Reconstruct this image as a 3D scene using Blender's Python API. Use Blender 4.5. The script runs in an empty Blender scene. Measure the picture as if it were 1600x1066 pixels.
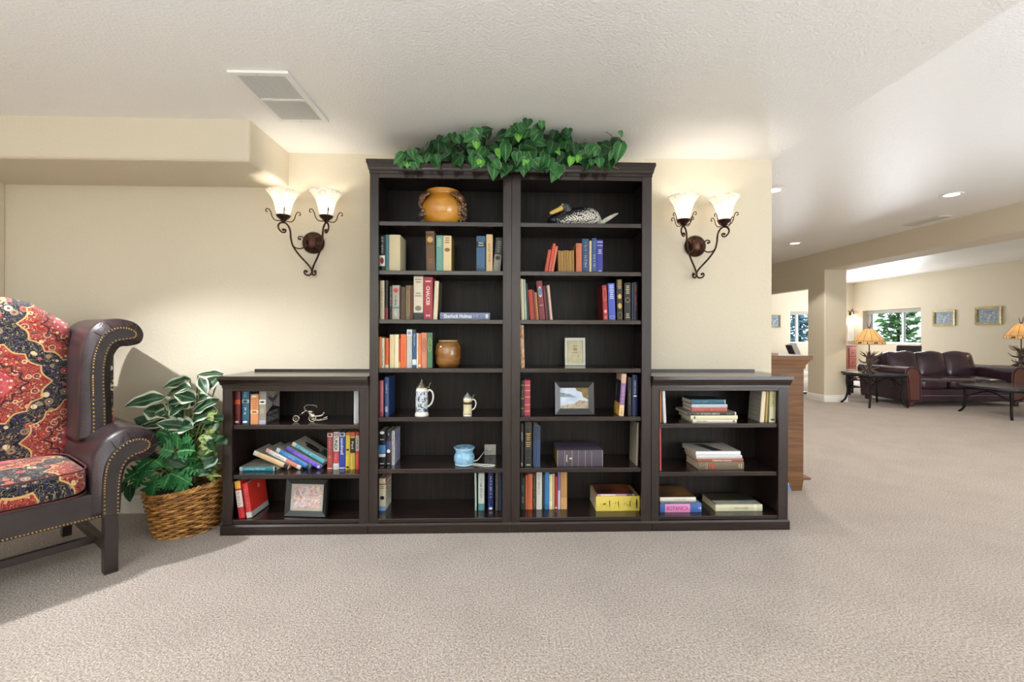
import bpy, bmesh, math, random
from mathutils import Vector, Matrix, noise
S = bpy.context.scene
COL = S.collection
R = math.radians
PI = math.pi
# ------------------------------------------------------------------ camera
EYE, FPX, YAW, PPX, PPY, ROLL = 1.2, 711.0, .0305, 806.28, 519.98, .003
cd = bpy.data.cameras.new('camera'); cam = bpy.data.objects.new('camera', cd); COL.objects.link(cam)
cd.sensor_fit = 'HORIZONTAL'; cd.sensor_width = 36; cd.lens = FPX / 1600 * 36
cd.shift_x = (800 - PPX) / 1600; cd.shift_y = (PPY - 533) / 1600
cd.clip_start = .02; cd.clip_end = 200
cam.matrix_world = Matrix.Translation((0, 0, EYE)) @ Matrix.Rotation(-YAW, 4, 'Z') @ Matrix.Rotation(PI / 2, 4, 'X') @ Matrix.Rotation(ROLL, 4, 'Z')
S.camera = cam

def ray(u, v):
    cr, sr = math.cos(ROLL), math.sin(ROLL)
    a, b = u - PPX, v - PPY
    a, b = a * cr + b * sr, -a * sr + b * cr
    c, s = math.cos(YAW), math.sin(YAW)
    x, h = a / FPX, -b / FPX
    return Vector((x * c + s, -x * s + c, h))
E0 = Vector((0, 0, EYE))
def aY(u, v, Y): d = ray(u, v); return E0 + d * (Y / d.y)
def aZ(u, v, Z): d = ray(u, v); return E0 + d * ((Z - EYE) / d.z)
def aX(u, v, X): d = ray(u, v); return E0 + d * (X / d.x)

# ------------------------------------------------------------------ sky, exposure, daylight
S.view_settings.view_transform = 'Standard'; S.view_settings.look = 'None'
S.view_settings.gamma = 1; S.view_settings.use_curve_mapping = False
S.view_settings.exposure = 0.15
W = bpy.data.worlds.new('world'); S.world = W; W.use_nodes = True
bg = W.node_tree.nodes['Background']; bg.inputs[0].default_value = (.80, .90, 1, 1); bg.inputs[1].default_value = 2.0
S.cycles.max_bounces = 10; S.cycles.diffuse_bounces = 5; S.cycles.glossy_bounces = 3; S.cycles.transmission_bounces = 6
S.cycles.caustics_reflective = False; S.cycles.caustics_refractive = False
S.cycles.sample_clamp_indirect = 6

def light(name, kind, loc, energy, color=(1, 1, 1), rot=None, size=None, size_y=None, radius=None, parent=None, spread=None):
    l = bpy.data.lights.new(name, kind); l.energy = energy; l.color = color
    o = bpy.data.objects.new(name, l); COL.objects.link(o); o.location = loc
    if rot: o.rotation_euler = rot
    if kind == 'AREA':
        l.shape = 'RECTANGLE' if size_y else 'DISK'; l.size = size
        if size_y: l.size_y = size_y
        if spread: l.spread = spread
    elif radius: l.shadow_soft_size = radius
    if parent: o.parent = parent
    return o
DAY = (.88, .94, 1)
# two added fills at the solid rear wall; daylight of the two far windows
light('rear_fill_left', 'AREA', (-1.0, -2.85, 1.25), 16, DAY, (R(90), 0, 0), 3.6, 2.1)
light('rear_fill_right', 'AREA', (5.6, -2.85, 1.3), 190, DAY, (R(90), 0, 0), 5.0, 2.1)
light('daylight_right_window', 'AREA', (9.98, 11.3, 1.32), 75, DAY, (0, R(90), 0), .8, 1.4)
light('daylight_end_window', 'AREA', (8.35, 12.7, 1.32), 50, DAY, (R(-90), 0, 0), 1.0, .8)
# ceiling lamp above the wing chair, beyond the left edge of the frame; throws the chair's shadow
HALL = (-2.72, 1.82, 2.37)
HALL_W = 200
# added upward spots, no lamps built for them, to brighten the ceilings
def uplight(x, y, z, e, cone, c=(.80, .90, 1)):
    l = light('ceiling_fill', 'SPOT', (x, y, z), e, c, (R(180), 0, 0), radius=.15); l.data.spot_size = R(cone); l.data.spot_blend = .6
for x, y, e in ((3.6, .3, 90), (4.2, 2.6, 38), (7.8, 2.5, 70)): uplight(x, y, 1.35, e, 165)
for x in (-3.4, -1.3, .9): uplight(x, -1.9, .6, 320, 150)

# ------------------------------------------------------------------ helpers
def lin(c):
    if isinstance(c, str): c = [int(c[i:i + 2], 16) for i in (0, 2, 4)]
    return tuple(((x / 255) / 12.92 if x / 255 <= .04045 else ((x / 255 + .055) / 1.055) ** 2.4) for x in c) + (1,)

class MB:
    def __init__(s): s.b = bmesh.new()
    def box(s, lo, hi, M=None):
        vs = [s.b.verts.new((x, y, z)) for x in (lo[0], hi[0]) for y in (lo[1], hi[1]) for z in (lo[2], hi[2])]
        for f in ((0, 1, 3, 2), (4, 6, 7, 5), (0, 4, 5, 1), (2, 3, 7, 6), (0, 2, 6, 4), (1, 5, 7, 3)):
            s.b.faces.new([vs[i] for i in f])
        if M is not None:
            for v in vs: v.co = M @ v.co
        return s
    def hexa(s, p):  # 8 points: bottom loop of 4, top loop of 4
        vs = [s.b.verts.new(q) for q in p]
        for f in ((3, 2, 1, 0), (4, 5, 6, 7), (0, 1, 5, 4), (1, 2, 6, 5), (2, 3, 7, 6), (3, 0, 4, 7)):
            s.b.faces.new([vs[i] for i in f])
        return s
    def rbox(s, lo, hi, r, seg=2, M=None):
        t = bmesh.new(); bmesh.ops.create_cube(t, size=1)
        for v in t.verts: v.co = Vector(((lo[i] + hi[i]) / 2 + v.co[i] * (hi[i] - lo[i]) for i in range(3)))
        bmesh.ops.bevel(t, geom=t.edges[:], offset=r, segments=seg, profile=.5, affect='EDGES')
        s.merge(t, M); return s
    def merge(s, t, M=None):
        mp = {}
        for v in t.verts: mp[v] = s.b.verts.new(M @ v.co if M is not None else v.co)
        for f in t.faces:
            try: s.b.faces.new([mp[v] for v in f.verts])
            except ValueError: pass
        t.free()
    def sup(s, c, h, n=5, seg=8, M=None, fn=None):  # superellipsoid cushion
        t = bmesh.new(); bmesh.ops.create_cube(t, size=2)
        bmesh.ops.subdivide_edges(t, edges=t.edges[:], cuts=seg, use_grid_fill=True)
        for v in t.verts:
            q = v.co; k = sum(abs(x) ** n for x in q) ** (1 / n); q = q / k
            p = Vector((c[i] + q[i] * h[i] for i in range(3)))
            v.co = fn(p, q) if fn else p
        s.merge(t, M); return s
    def ball(s, c, r, seg=10, sc=(1, 1, 1)):
        t = bmesh.new(); bmesh.ops.create_uvsphere(t, u_segments=seg, v_segments=max(5, seg * 2 // 3), radius=1)
        for v in t.verts: v.co = Vector((c[i] + v.co[i] * r * sc[i] for i in range(3)))
        s.merge(t); return s
    def lathe(s, prof, c=(0, 0, 0), seg=28, sx=1, sy=1, fn=None):
        rings = []
        for (r, z) in prof:
            ring = []
            for k in range(seg):
                a = 2 * PI * k / seg
                rr = fn(r, z, a) if fn else r
                ring.append(s.b.verts.new((c[0] + rr * math.cos(a) * sx, c[1] + rr * math.sin(a) * sy, c[2] + z)))
            rings.append(ring)
        for A, B in zip(rings, rings[1:]):
            for k in range(seg): s.b.faces.new((A[k], A[(k + 1) % seg], B[(k + 1) % seg], B[k]))
        for ring, rev in ((rings[0], True), (rings[-1], False)):
            if (prof[0] if rev else prof[-1])[0] < .2: pass
            s.b.faces.new(ring[::-1] if rev else ring)
        return s
    def shell(s, prof, c=(0, 0, 0), seg=28, fn=None):  # open lathe
        rings = []
        for (r, z) in prof:
            ring = []
            for k in range(seg):
                a = 2 * PI * k / seg; rr = fn(r, z, a) if fn else r
                ring.append(s.b.verts.new((c[0] + rr * math.cos(a), c[1] + rr * math.sin(a), c[2] + z)))
            rings.append(ring)
        for A, B in zip(rings, rings[1:]):
            for k in range(seg): s.b.faces.new((A[k], A[(k + 1) % seg], B[(k + 1) % seg], B[k]))
        return s
    def tube(s, pts, r, seg=8, closed=False):
        pts = [Vector(p) for p in pts]; n = len(pts)
        rad = r if isinstance(r, (list, tuple)) else [r] * n
        rings = []; up = None
        for i, p in enumerate(pts):
            if closed: t = pts[(i + 1) % n] - pts[i - 1]
            else: t = pts[min(i + 1, n - 1)] - pts[max(i - 1, 0)]
            if t.length < 1e-9: t = Vector((0, 0, 1))
            t.normalize()
            if up is None:
                up = Vector((0, 0, 1)) if abs(t.z) < .9 else Vector((1, 0, 0))
            a = up - t * up.dot(t)
            if a.length < 1e-6: a = t.orthogonal()
            a.normalize(); up = a; b = t.cross(a)
            rings.append([s.b.verts.new(p + (a * math.cos(2 * PI * k / seg) + b * math.sin(2 * PI * k / seg)) * rad[i]) for k in range(seg)])
        for i in range(n if closed else n - 1):
            A, B = rings[i], rings[(i + 1) % n]
            for k in range(seg): s.b.faces.new((A[k], A[(k + 1) % seg], B[(k + 1) % seg], B[k]))
        if not closed:
            s.b.faces.new(rings[0][::-1]); s.b.faces.new(rings[-1])
        return s
    def prism(s, poly, a0, a1, ax='y', M=None):  # polygon extruded along an axis
        def pt(p, a): return {'y': (p[0], a, p[1]), 'x': (a, p[0], p[1]), 'z': (p[0], p[1], a)}[ax]
        A = [s.b.verts.new(pt(p, a0)) for p in poly]; B = [s.b.verts.new(pt(p, a1)) for p in poly]
        n = len(poly)
        s.b.faces.new(A); s.b.faces.new(B[::-1])
        for i in range(n): s.b.faces.new((A[i], B[i], B[(i + 1) % n], A[(i + 1) % n]))
        if M is not None:
            for v in A + B: v.co = M @ v.co
        return s
    def grid(s, fn, nu, nv, wrap=False):
        vs = [[s.b.verts.new(fn(i / nu, j / nv)) for j in range(nv + 1)] for i in range(nu + 1)]
        for i in range(nu):
            for j in range(nv): s.b.faces.new((vs[i][j], vs[i + 1][j], vs[i + 1][j + 1], vs[i][j + 1]))
        return s
    def build(s, name, mat, parent=None, smooth=False, loc=None, bevel=0, solid=0, sub=0):
        bmesh.ops.recalc_face_normals(s.b, faces=s.b.faces[:])
        me = bpy.data.meshes.new(name); s.b.to_mesh(me); s.b.free()
        if smooth:
            for p in me.polygons: p.use_smooth = True
        me.materials.append(mat)
        o = bpy.data.objects.new(name, me); COL.objects.link(o)
        if parent: o.parent = parent
        if loc is not None: o.location = loc
        if solid:
            m = o.modifiers.new('solid', 'SOLIDIFY'); m.thickness = solid; m.offset = 0
        if bevel:
            m = o.modifiers.new('bevel', 'BEVEL'); m.width = bevel; m.segments = 2; m.limit_method = 'ANGLE'; m.angle_limit = R(40)
        if sub:
            m = o.modifiers.new('sub', 'SUBSURF'); m.levels = sub; m.render_levels = sub
        return o

def spline(pts, n=6):
    P = [Vector(p) for p in pts]; out = []
    for i in range(len(P) - 1):
        p0, p1, p2, p3 = P[max(i - 1, 0)], P[i], P[i + 1], P[min(i + 2, len(P) - 1)]
        for k in range(n):
            t = k / n
            out.append(.5 * ((2 * p1) + (p2 - p0) * t + (2 * p0 - 5 * p1 + 4 * p2 - p3) * t * t + (3 * p1 - p0 - 3 * p2 + p3) * t ** 3))
    out.append(P[-1]); return out

def thing(name, label, cat, loc=(0, 0, 0), rot=(0, 0, 0), group=None):
    o = bpy.data.objects.new(name, None); COL.objects.link(o); o.location = loc; o.rotation_euler = rot
    o.empty_display_size = .05
    return tag(o, label, cat, group)
def tag(o, label, cat, group=None):
    o['label'] = label; o['category'] = cat
    if group: o['group'] = group
    return o
def struct(name, mb, m, **k):
    o = mb.build(name, m, **k); o['kind'] = 'structure'; return o

# ------------------------------------------------------------------ materials
MATS = {}
def N(nt, t, **k):
    n = nt.nodes.new(t)
    for a, b in k.items():
        if a in n.inputs: n.inputs[a].default_value = b
        else: setattr(n, a, b)
    return n
def mat(key, c='808080', rough=.6, metal=0, spec=.5, coat=0, noise_amt=0, nscale=20, c2=None, bump=0, bscale=60, emit=0, stretch=None, coatr=.1, alpha=None):
    if key in MATS: return MATS[key]
    m = bpy.data.materials.new(key); m.use_nodes = True; nt = m.node_tree
    b = nt.nodes['Principled BSDF']; L = nt.links.new
    b.inputs['Base Color'].default_value = lin(c); b.inputs['Roughness'].default_value = rough
    b.inputs['Metallic'].default_value = metal; b.inputs['Specular IOR Level'].default_value = spec
    b.inputs['Coat Weight'].default_value = coat; b.inputs['Coat Roughness'].default_value = coatr
    tc = N(nt, 'ShaderNodeTexCoord'); src = tc.outputs['Object']
    if stretch:
        mp = N(nt, 'ShaderNodeMapping'); mp.inputs['Scale'].default_value = stretch; L(src, mp.inputs[0]); src = mp.outputs[0]
    if c2:
        nz = N(nt, 'ShaderNodeTexNoise'); nz.inputs['Scale'].default_value = nscale; nz.inputs['Detail'].default_value = 4; L(src, nz.inputs['Vector'])
        cr = N(nt, 'ShaderNodeValToRGB'); cr.color_ramp.elements[0].color = lin(c); cr.color_ramp.elements[1].color = lin(c2)
        cr.color_ramp.elements[0].position = .35; cr.color_ramp.elements[1].position = .65
        L(nz.outputs['Fac'], cr.inputs[0]); L(cr.outputs[0], b.inputs['Base Color'])
    if bump:
        nb = N(nt, 'ShaderNodeTexNoise'); nb.inputs['Scale'].default_value = bscale; nb.inputs['Detail'].default_value = 3; L(src, nb.inputs['Vector'])
        bp = N(nt, 'ShaderNodeBump'); bp.inputs['Strength'].default_value = bump; bp.inputs['Distance'].default_value = .01
        L(nb.outputs['Fac'], bp.inputs['Height']); L(bp.outputs[0], b.inputs['Normal'])
    if emit:
        b.inputs['Emission Color'].default_value = lin(c); b.inputs['Emission Strength'].default_value = emit
    MATS[key] = m; return m
def col(c, rough=.55, **k): return mat(f'paint {c} {rough}', c, rough, **k)

m_wall = mat('beige wall paint', 'dbd1bc', .75, bump=.25, bscale=70, spec=.3)
m_ceil = mat('white ceiling knockdown', 'f6f5f2', .34, bump=.42, bscale=85, spec=.5)
m_trim = mat('white trim paint', 'f0eee8', .4)
def carpet():
    m = bpy.data.materials.new('beige carpet'); m.use_nodes = True; nt = m.node_tree; L = nt.links.new
    b = nt.nodes['Principled BSDF']; b.inputs['Roughness'].default_value = .95; b.inputs['Specular IOR Level'].default_value = .1
    b.inputs['Sheen Weight'].default_value = .15
    tc = N(nt, 'ShaderNodeTexCoord')
    n1 = N(nt, 'ShaderNodeTexNoise', Scale=110.0, Detail=4.0, Roughness=.7); L(tc.outputs['Object'], n1.inputs[0])
    n2 = N(nt, 'ShaderNodeTexNoise', Scale=3.0, Detail=3.0); L(tc.outputs['Object'], n2.inputs[0])
    v = N(nt, 'ShaderNodeTexVoronoi', Scale=150.0); L(tc.outputs['Object'], v.inputs['Vector'])
    r1 = N(nt, 'ShaderNodeValToRGB'); r1.color_ramp.elements[0].position = .34; r1.color_ramp.elements[1].position = .62
    r1.color_ramp.elements[0].color = lin('8d8077'); r1.color_ramp.elements[1].color = lin('dccfc4'); L(n1.outputs['Fac'], r1.inputs[0])
    r2 = N(nt, 'ShaderNodeValToRGB'); r2.color_ramp.elements[0].position = .35; r2.color_ramp.elements[1].position = .6
    r2.color_ramp.elements[0].color = (.92, .915, .91, 1); r2.color_ramp.elements[1].color = (1, 1, 1, 1); L(n2.outputs['Fac'], r2.inputs[0])
    mx = N(nt, 'ShaderNodeMix'); mx.data_type = 'RGBA'; mx.blend_type = 'MULTIPLY'; mx.inputs['Factor'].default_value = 1
    L(r1.outputs[0], mx.inputs['A']); L(r2.outputs[0], mx.inputs['B']); L(mx.outputs['Result'], b.inputs['Base Color'])
    ad = N(nt, 'ShaderNodeMath'); ad.operation = 'ADD'; L(n1.outputs['Fac'], ad.inputs[0]); L(v.outputs['Distance'], ad.inputs[1])
    bp = N(nt, 'ShaderNodeBump'); bp.inputs['Strength'].default_value = .55; bp.inputs['Distance'].default_value = .012
    L(ad.outputs[0], bp.inputs['Height']); L(bp.outputs[0], b.inputs['Normal'])
    return m
m_carpet = carpet()
def wood(key, c1, c2, rough, axis='z', scale=1.0, coat=.2, spec=.5, coatr=.15):
    m = bpy.data.materials.new(key); m.use_nodes = True; nt = m.node_tree; L = nt.links.new
    b = nt.nodes['Principled BSDF']; b.inputs['Roughness'].default_value = rough; b.inputs['Coat Weight'].default_value = coat
    b.inputs['Coat Roughness'].default_value = coatr; b.inputs['Specular IOR Level'].default_value = spec
    tc = N(nt, 'ShaderNodeTexCoord'); mp = N(nt, 'ShaderNodeMapping')
    sc = [60 * scale] * 3; sc['xyz'.index(axis)] = 3 * scale; mp.inputs['Scale'].default_value = sc; L(tc.outputs['Object'], mp.inputs[0])
    n = N(nt, 'ShaderNodeTexNoise', Scale=1.0, Detail=6.0, Distortion=1.2); L(mp.outputs[0], n.inputs[0])
    r = N(nt, 'ShaderNodeValToRGB'); r.color_ramp.elements[0].position = .38; r.color_ramp.elements[1].position = .64
    r.color_ramp.elements[0].color = lin(c1); r.color_ramp.elements[1].color = lin(c2); L(n.outputs['Fac'], r.inputs[0]); L(r.outputs[0], b.inputs['Base Color'])
    bp = N(nt, 'ShaderNodeBump'); bp.inputs['Strength'].default_value = .12; bp.inputs['Distance'].default_value = .004
    L(n.outputs['Fac'], bp.inputs['Height']); L(bp.outputs[0], b.inputs['Normal'])
    return m
m_esp = wood('espresso wood upright', '211714', '2e211d', .36, 'z')
m_esph = wood('espresso wood level', '201613', '2d201c', .24, 'x', coat=.35, coatr=.08)
m_espb = wood('espresso back board', '140f0d', '261d19', .5, 'z', .8, coat=.0, spec=.3)  # darker than the other espresso: shelf interior shade put into the colour
m_pine = wood('rustic brown wood', '63401f', '7f5530', .55, 'x', .5, coat=.05)
m_bronze = mat('bronze iron', '5a3a2b', .38, metal=.75, c2='2b1c17', nscale=30)
m_iron = mat('black iron', '1d1c1f', .4, metal=.6)
m_cream = col('efe8d5', .7)
# ------------------------------------------------------------------ the room
YW, YF = 3.092, 2.738
ZC, ZH = 2.40, 2.647
XE, XB, XR, YE = 1.865, 5.669, 10.1, 12.8
struct('floor', MB().box((-6, -3, -.1), (10.5, 13.2, 0)), m_carpet)
struct('wall_back', MB().box((-3.4, YW, 0), (XE, YW + .11, ZC + .02)), m_wall, bevel=.008)
struct('wall_side', MB().box((XE - .11, YW + .11, 0), (XE, 13.1, ZH + .02)), m_wall)
struct('wall_left', MB().box((-6.1, -3, 0), (-6, 3.2, ZC)), m_wall)
struct('wall_stub', MB().box((-3.4, 2.7, 0), (-3.266, YW, 2.2)), m_wall, bevel=.008)
struct('wall_hall', MB().box((-6, YW, 0), (-3.4, YW + .11, ZC)), m_wall)
struct('wall_rear', MB().box((-6, -3.1, 0), (10.2, -3, ZH + .02)), m_wall)
struct('ceiling', MB().box((-6.1, -3, ZC), (XE, YW + .11, ZH + .1)), m_ceil)
struct('ceiling_high', MB().box((XE, -3.1, ZH), (10.5, 13.2, ZH + .1)), m_ceil)
struct('trim_soffit', MB().rbox((-6, 2.617, 2.165), (-1.432, YW + .02, ZC + .03), .022, 3), m_wall, smooth=False)
struct('beam', MB().rbox((XB, -3, 2.327), (XB + .45, YE, ZH + .04), .02, 3), m_wall)
struct('column', MB().rbox((XB, 7.834, -.03), (XB + .40, 8.28, 2.36), .02, 3), m_wall)
struct('wall_header', MB().box((XB + .002, 8.27, 2.03), (XB + .13, YE, ZH)), m_wall)
struct('wall_partition', MB().box((XB + .002, 10.6, 0), (XB + .13, YE, 2.04)), m_wall)
# right wall and end wall around their windows
p0, p1 = aX(1348, 487, XR), aX(1439, 480.7, XR)
wy0, wy1 = p1.y, p0.y
wz1 = p1.z; wz0 = aX(1439, 538.6, XR).z
m = MB()
m.box((XR, -3, 0), (XR + .3, wy0, ZH)); m.box((XR, wy1, 0), (XR + .3, 13.1, ZH))
m.box((XR, wy0, 0), (XR + .3, wy1, wz0)); m.box((XR, wy0, wz1), (XR + .3, wy1, ZH))
struct('wall_right', m, m_wall)
q0, q1 = aY(1235, 537, YE), aY(1262, 487, YE)
ex0, ex1, ez0, ez1 = q0.x, q0.x + 1.05, q0.z, q1.z
m = MB()
m.box((XE, YE, 0), (ex0, YE + .3, ZH)); m.box((ex1, YE, 0), (XR, YE + .3, ZH))
m.box((ex0, YE, 0), (ex1, YE + .3, ez0)); m.box((ex0, YE, ez1), (ex1, YE + .3, ZH))
struct('wall_end', m, m_wall)
m_vinyl = col('f6f6f4', .35)
m_glass = bpy.data.materials.new('window glass'); m_glass.use_nodes = True
_b = m_glass.node_tree.nodes['Principled BSDF']; _b.inputs['Base Color'].default_value = (.97, .99, 1, 1); _b.inputs['Transmission Weight'].default_value = 1; _b.inputs['Roughness'].default_value = 0; _b.inputs['IOR'].default_value = 1.02
def window(n, ax, plane, a0, a1, z0, z1, split):
    def bx(mb, u0, u1, d0, d1, w0, w1):
        if ax == 'x': mb.box((plane + d0, u0, w0), (plane + d1, u1, w1))
        else: mb.box((u0, plane + d0, w0), (u1, plane + d1, w1))
    f = MB(); e = .045
    for (u0, u1, w0, w1) in ((a0, a0 + e, z0, z1), (a1 - e, a1, z0, z1), (a0 + e, a1 - e, z0, z0 + e), (a0 + e, a1 - e, z1 - e, z1), (split - .03, split + .03, z0 + e, z1 - e)):
        bx(f, u0, u1, .19, .25, w0, w1)
    fr = struct(f'window_{n}', f, m_vinyl)
    g = MB(); bx(g, a0 + .03, a1 - .03, .218, .222, z0 + .03, z1 - .03); g.build('pane', m_glass, fr)
    g = MB(); bx(g, a0 + .01, a1 - .01, .12, .18, z1 - .09, z1 - .002); g.build('shade_headrail', col('b9b8ae', .6), fr)
    g = MB(); bx(g, a0, a1, -.015, .19, z0 - .001, z0 + .015); g.build('sill', m_vinyl, fr)
window(1, 'x', XR, wy0, wy1, wz0, wz1, wy0 + (wy1 - wy0) * .40)
window(2, 'y', YE, ex0, ex1, ez0, ez1, ex0 + .32)
BB = [(0, 0), (-.016, 0), (-.016, .075), (-.012, .085), (-.012, .10), (-.007, .112), (0, .115)]
def baseboard(name, p, q):  # runs from p to q on the floor; the wall lies on the left-hand side of p->q rotated
    d = Vector((q[0] - p[0], q[1] - p[1], 0)); L_ = d.length
    M = Matrix.Translation((p[0], p[1], 0)) @ Matrix.Rotation(math.atan2(d.y, d.x), 4, 'Z')
    struct(name, MB().prism([(y, z) for y, z in BB], 0, L_, 'x', M), m_trim)
baseboard('baseboard_back', (-3.26, YW), (-1.64, YW))
baseboard('baseboard_column', (XB - .012, 7.834), (XB + .412, 7.834))
baseboard('baseboard_column_side', (XB, 8.28), (XB, 7.834))
baseboard('baseboard_right', (XR, YE), (XR, -3))
baseboard('baseboard_end', (XE, YE), (XR, YE))
# outdoors beyond the windows
struct('ground_outside', MB().box((-2, 13.3, -.2), (26, 30, .5)).box((10.55, 3, -.2), (26, 13.3, .5)), mat('garden ground', '8d9470', .9, c2='b3b59a', nscale=2))
def shrub(x, y, z, r, h, mt, label, seed, n=850):
    rnd = random.Random(seed); mb = MB()
    for _ in range(n):
        a, t, k = rnd.uniform(0, 2 * PI), rnd.random(), rnd.random() ** .5
        c = Vector((math.cos(a) * r * k * (1 - .5 * t), math.sin(a) * r * k * (1 - .5 * t), t * h))
        u = Vector((rnd.gauss(0, 1), rnd.gauss(0, 1), rnd.gauss(0, 1))).normalized(); w = u.orthogonal().normalized(); s = rnd.uniform(.07, .15)
        vs = [mb.b.verts.new(c + q) for q in (u * -s, w * s * .45, u * s, w * -s * .45)]
        mb.b.faces.new(vs)
    t = thing('garden_shrub', label, 'shrub', (x, y, z), group='shrubs outside the windows')
    mb.build('foliage', mt, t)
    MB().tube([(0, 0, 0), (.03, 0, h * .5), (0, .02, h * .9)], [.05, .035, .01], 6).build('trunk', col('5b4a3a', .9), t)
g1 = col('6f9a5c', .7); g2 = col('9fc088', .7); g3 = col('6f98a5', .7); g4 = col('b0c3d0', .7)
shrub(11.6, 13.0, .5, .62, 2.2, g1, 'green tree behind left half of window over the sofa', 1)
shrub(12.7, 11.7, .5, .58, 2.0, g3, 'blue-green bush behind middle of window over the sofa', 2)
shrub(11.5, 10.75, .5, .55, 1.7, g2, 'pale green bush behind right half of window over the sofa', 3)
shrub(15.0, 13.0, .5, 1.1, 3.2, g4, 'greyish tree farther back outside window over the sofa', 4, 500)
shrub(8.7, 14.6, .5, .7, 2.3, g1, 'green tree outside the narrow window past the column', 5)
shrub(10.2, 15.3, .5, .7, 2.0, g3, 'dark bush outside narrow window, right of its mullion', 6)

# ------------------------------------------------------------------ ceiling fittings
def vent():
    x0, x1, y0, y1 = -1.262, -.985, 2.118, 2.612
    t = thing('ceiling_vent', 'white metal return air grille with two slatted panels on ceiling', 'vent', ((x0 + x1) / 2, (y0 + y1) / 2, ZC))
    w, h = (x1 - x0) / 2, (y1 - y0) / 2; e = .028
    f = MB()
    for lo, hi in (((-w, -h), (w, -h + e)), ((-w, h - e), (w, h)), ((-w, -h + e), (-w + e, h - e)), ((w - e, -h + e), (w, h - e)), ((-w + e, -.009), (w - e, .009))):
        f.box((lo[0], lo[1], -.014), (hi[0], hi[1], -.001))
    mw = col('efeeea', .4)
    f.build('frame', mw, t, bevel=.002)
    MB().box((-w + e, -h + e, -.003), (w - e, h - e, -.001)).build('backing', col('8f8d88', .8), t)
    for a, b in ((-h + e, -.009), (.009, h - e)):
        s = MB(); k = 20
        for i in range(k):
            x = -w + e + (i + .5) * (2 * w - 2 * e) / k
            s.hexa([(x - .004, a, -.013), (x - .002, a, -.013), (x - .002, b, -.013), (x - .004, b, -.013), (x + .002, a, -.003), (x + .004, a, -.003), (x + .004, b, -.003), (x + .002, b, -.003)])
        s.build('louvers', mw, t)
    for y in (-h + .012, h - .012): MB().ball((-.01, y, -.014), .005, 8, (1, 1, .4)).build('screw', col('c9c7c2', .4), t)
vent()
m_lens = mat('lit downlight lens', 'fff6e6', .4, emit=6)
def can(u, v, label, e=75, dx=0):
    p = aZ(u, v, ZH)
    t = thing('recessed_light', label, 'light', (p.x + dx, p.y, ZH), group='recessed ceiling lights')
    MB().lathe([(.072, -.001), (.098, -.001), (.098, -.006), (.090, -.010), (.072, -.006)], seg=32).build('trim_ring', col('f4f3ef', .4), t, smooth=True)
    MB().lathe([(.0725, -.002), (.0725, -.005), (.05, -.008), (.01, -.009)], seg=28).build('lens', m_lens, t, smooth=True)
    light('downlight', 'SPOT', (0, 0, -.03), e, (1, .95, .87), radius=.05, parent=t).data.spot_size = R(125)
can(1487, 304, 'recessed ceiling light nearest the tan beam, on the right')
can(1242, 380, 'smallest and farthest recessed light, just above the tan beam end')
can(1209, 297, 'recessed light half hidden by the corner of the bookcase wall')
p = aZ(1447, 345, ZH)
g = thing('flat_ceiling_register', 'flat white register in the high ceiling close to the tan beam', 'vent', (p.x, p.y, ZH))
f = MB().box((-.09, -.26, -.010), (.09, .26, -.001)); f.build('plate', col('e4e1da', .5), g, bevel=.003)
s = MB()
for i in range(9): s.box((-.075 + i * .0177, -.235, -.012), (-.067 + i * .0177, .235, -.0101))
s.build('louvers', col('d2cec6', .5), g)
# hall lamp beyond the frame
t = thing('ceiling_light', 'round ceiling light above the wing chair, beyond the left frame edge', 'light', (HALL[0], HALL[1], ZC))
MB().lathe([(.12, -.001), (.12, -.012), (.10, -.018), (.085, -.012)], seg=28).build('base', m_bronze, t, smooth=True)
MB().lathe([(.084, -.010), (.07, -.026), (.03, -.036), (.004, -.038)], seg=28).build('lens', m_lens, t, smooth=True)
hl = light('chair_lamp_bulb', 'SPOT', (0, 0, HALL[2] - ZC - .02), HALL_W, (.97, .98, 1), radius=.022, parent=t)
hl.data.spot_size = R(97); hl.data.spot_blend = .45
hl.rotation_euler = (Vector((-1.75, 2.0, .0)) - Vector(HALL)).to_track_quat('-Z', 'Y').to_euler()

# ------------------------------------------------------------------ wall sconces
def frosted(key, c, e):
    m = bpy.data.materials.new(key); m.use_nodes = True; nt = m.node_tree; L = nt.links.new
    out = nt.nodes['Material Output']; b = nt.nodes['Principled BSDF']
    b.inputs['Base Color'].default_value = lin(c); b.inputs['Roughness'].default_value = .35
    b.inputs['Emission Color'].default_value = lin('fff0d6'); b.inputs['Emission Strength'].default_value = e
    tc = N(nt, 'ShaderNodeTexCoord'); n = N(nt, 'ShaderNodeTexNoise', Scale=38.0, Detail=3.0, Distortion=1.5); L(tc.outputs['Object'], n.inputs[0])
    r = N(nt, 'ShaderNodeValToRGB'); r.color_ramp.elements[0].color = lin('d9d3ca'); r.color_ramp.elements[1].color = lin(c)
    r.color_ramp.elements[0].position = .4; r.color_ramp.elements[1].position = .55; L(n.outputs['Fac'], r.inputs[0]); L(r.outputs[0], b.inputs['Base Color'])
    tr = N(nt, 'ShaderNodeBsdfTranslucent'); L(r.outputs[0], tr.inputs[0])
    mx = N(nt, 'ShaderNodeMixShader'); mx.inputs[0].default_value = .55; L(b.outputs[0], mx.inputs[1]); L(tr.outputs[0], mx.inputs[2]); L(mx.outputs[0], out.inputs[0])
    return m
m_shade = frosted('frosted swirl glass', 'fffdf8', .42)
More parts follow.
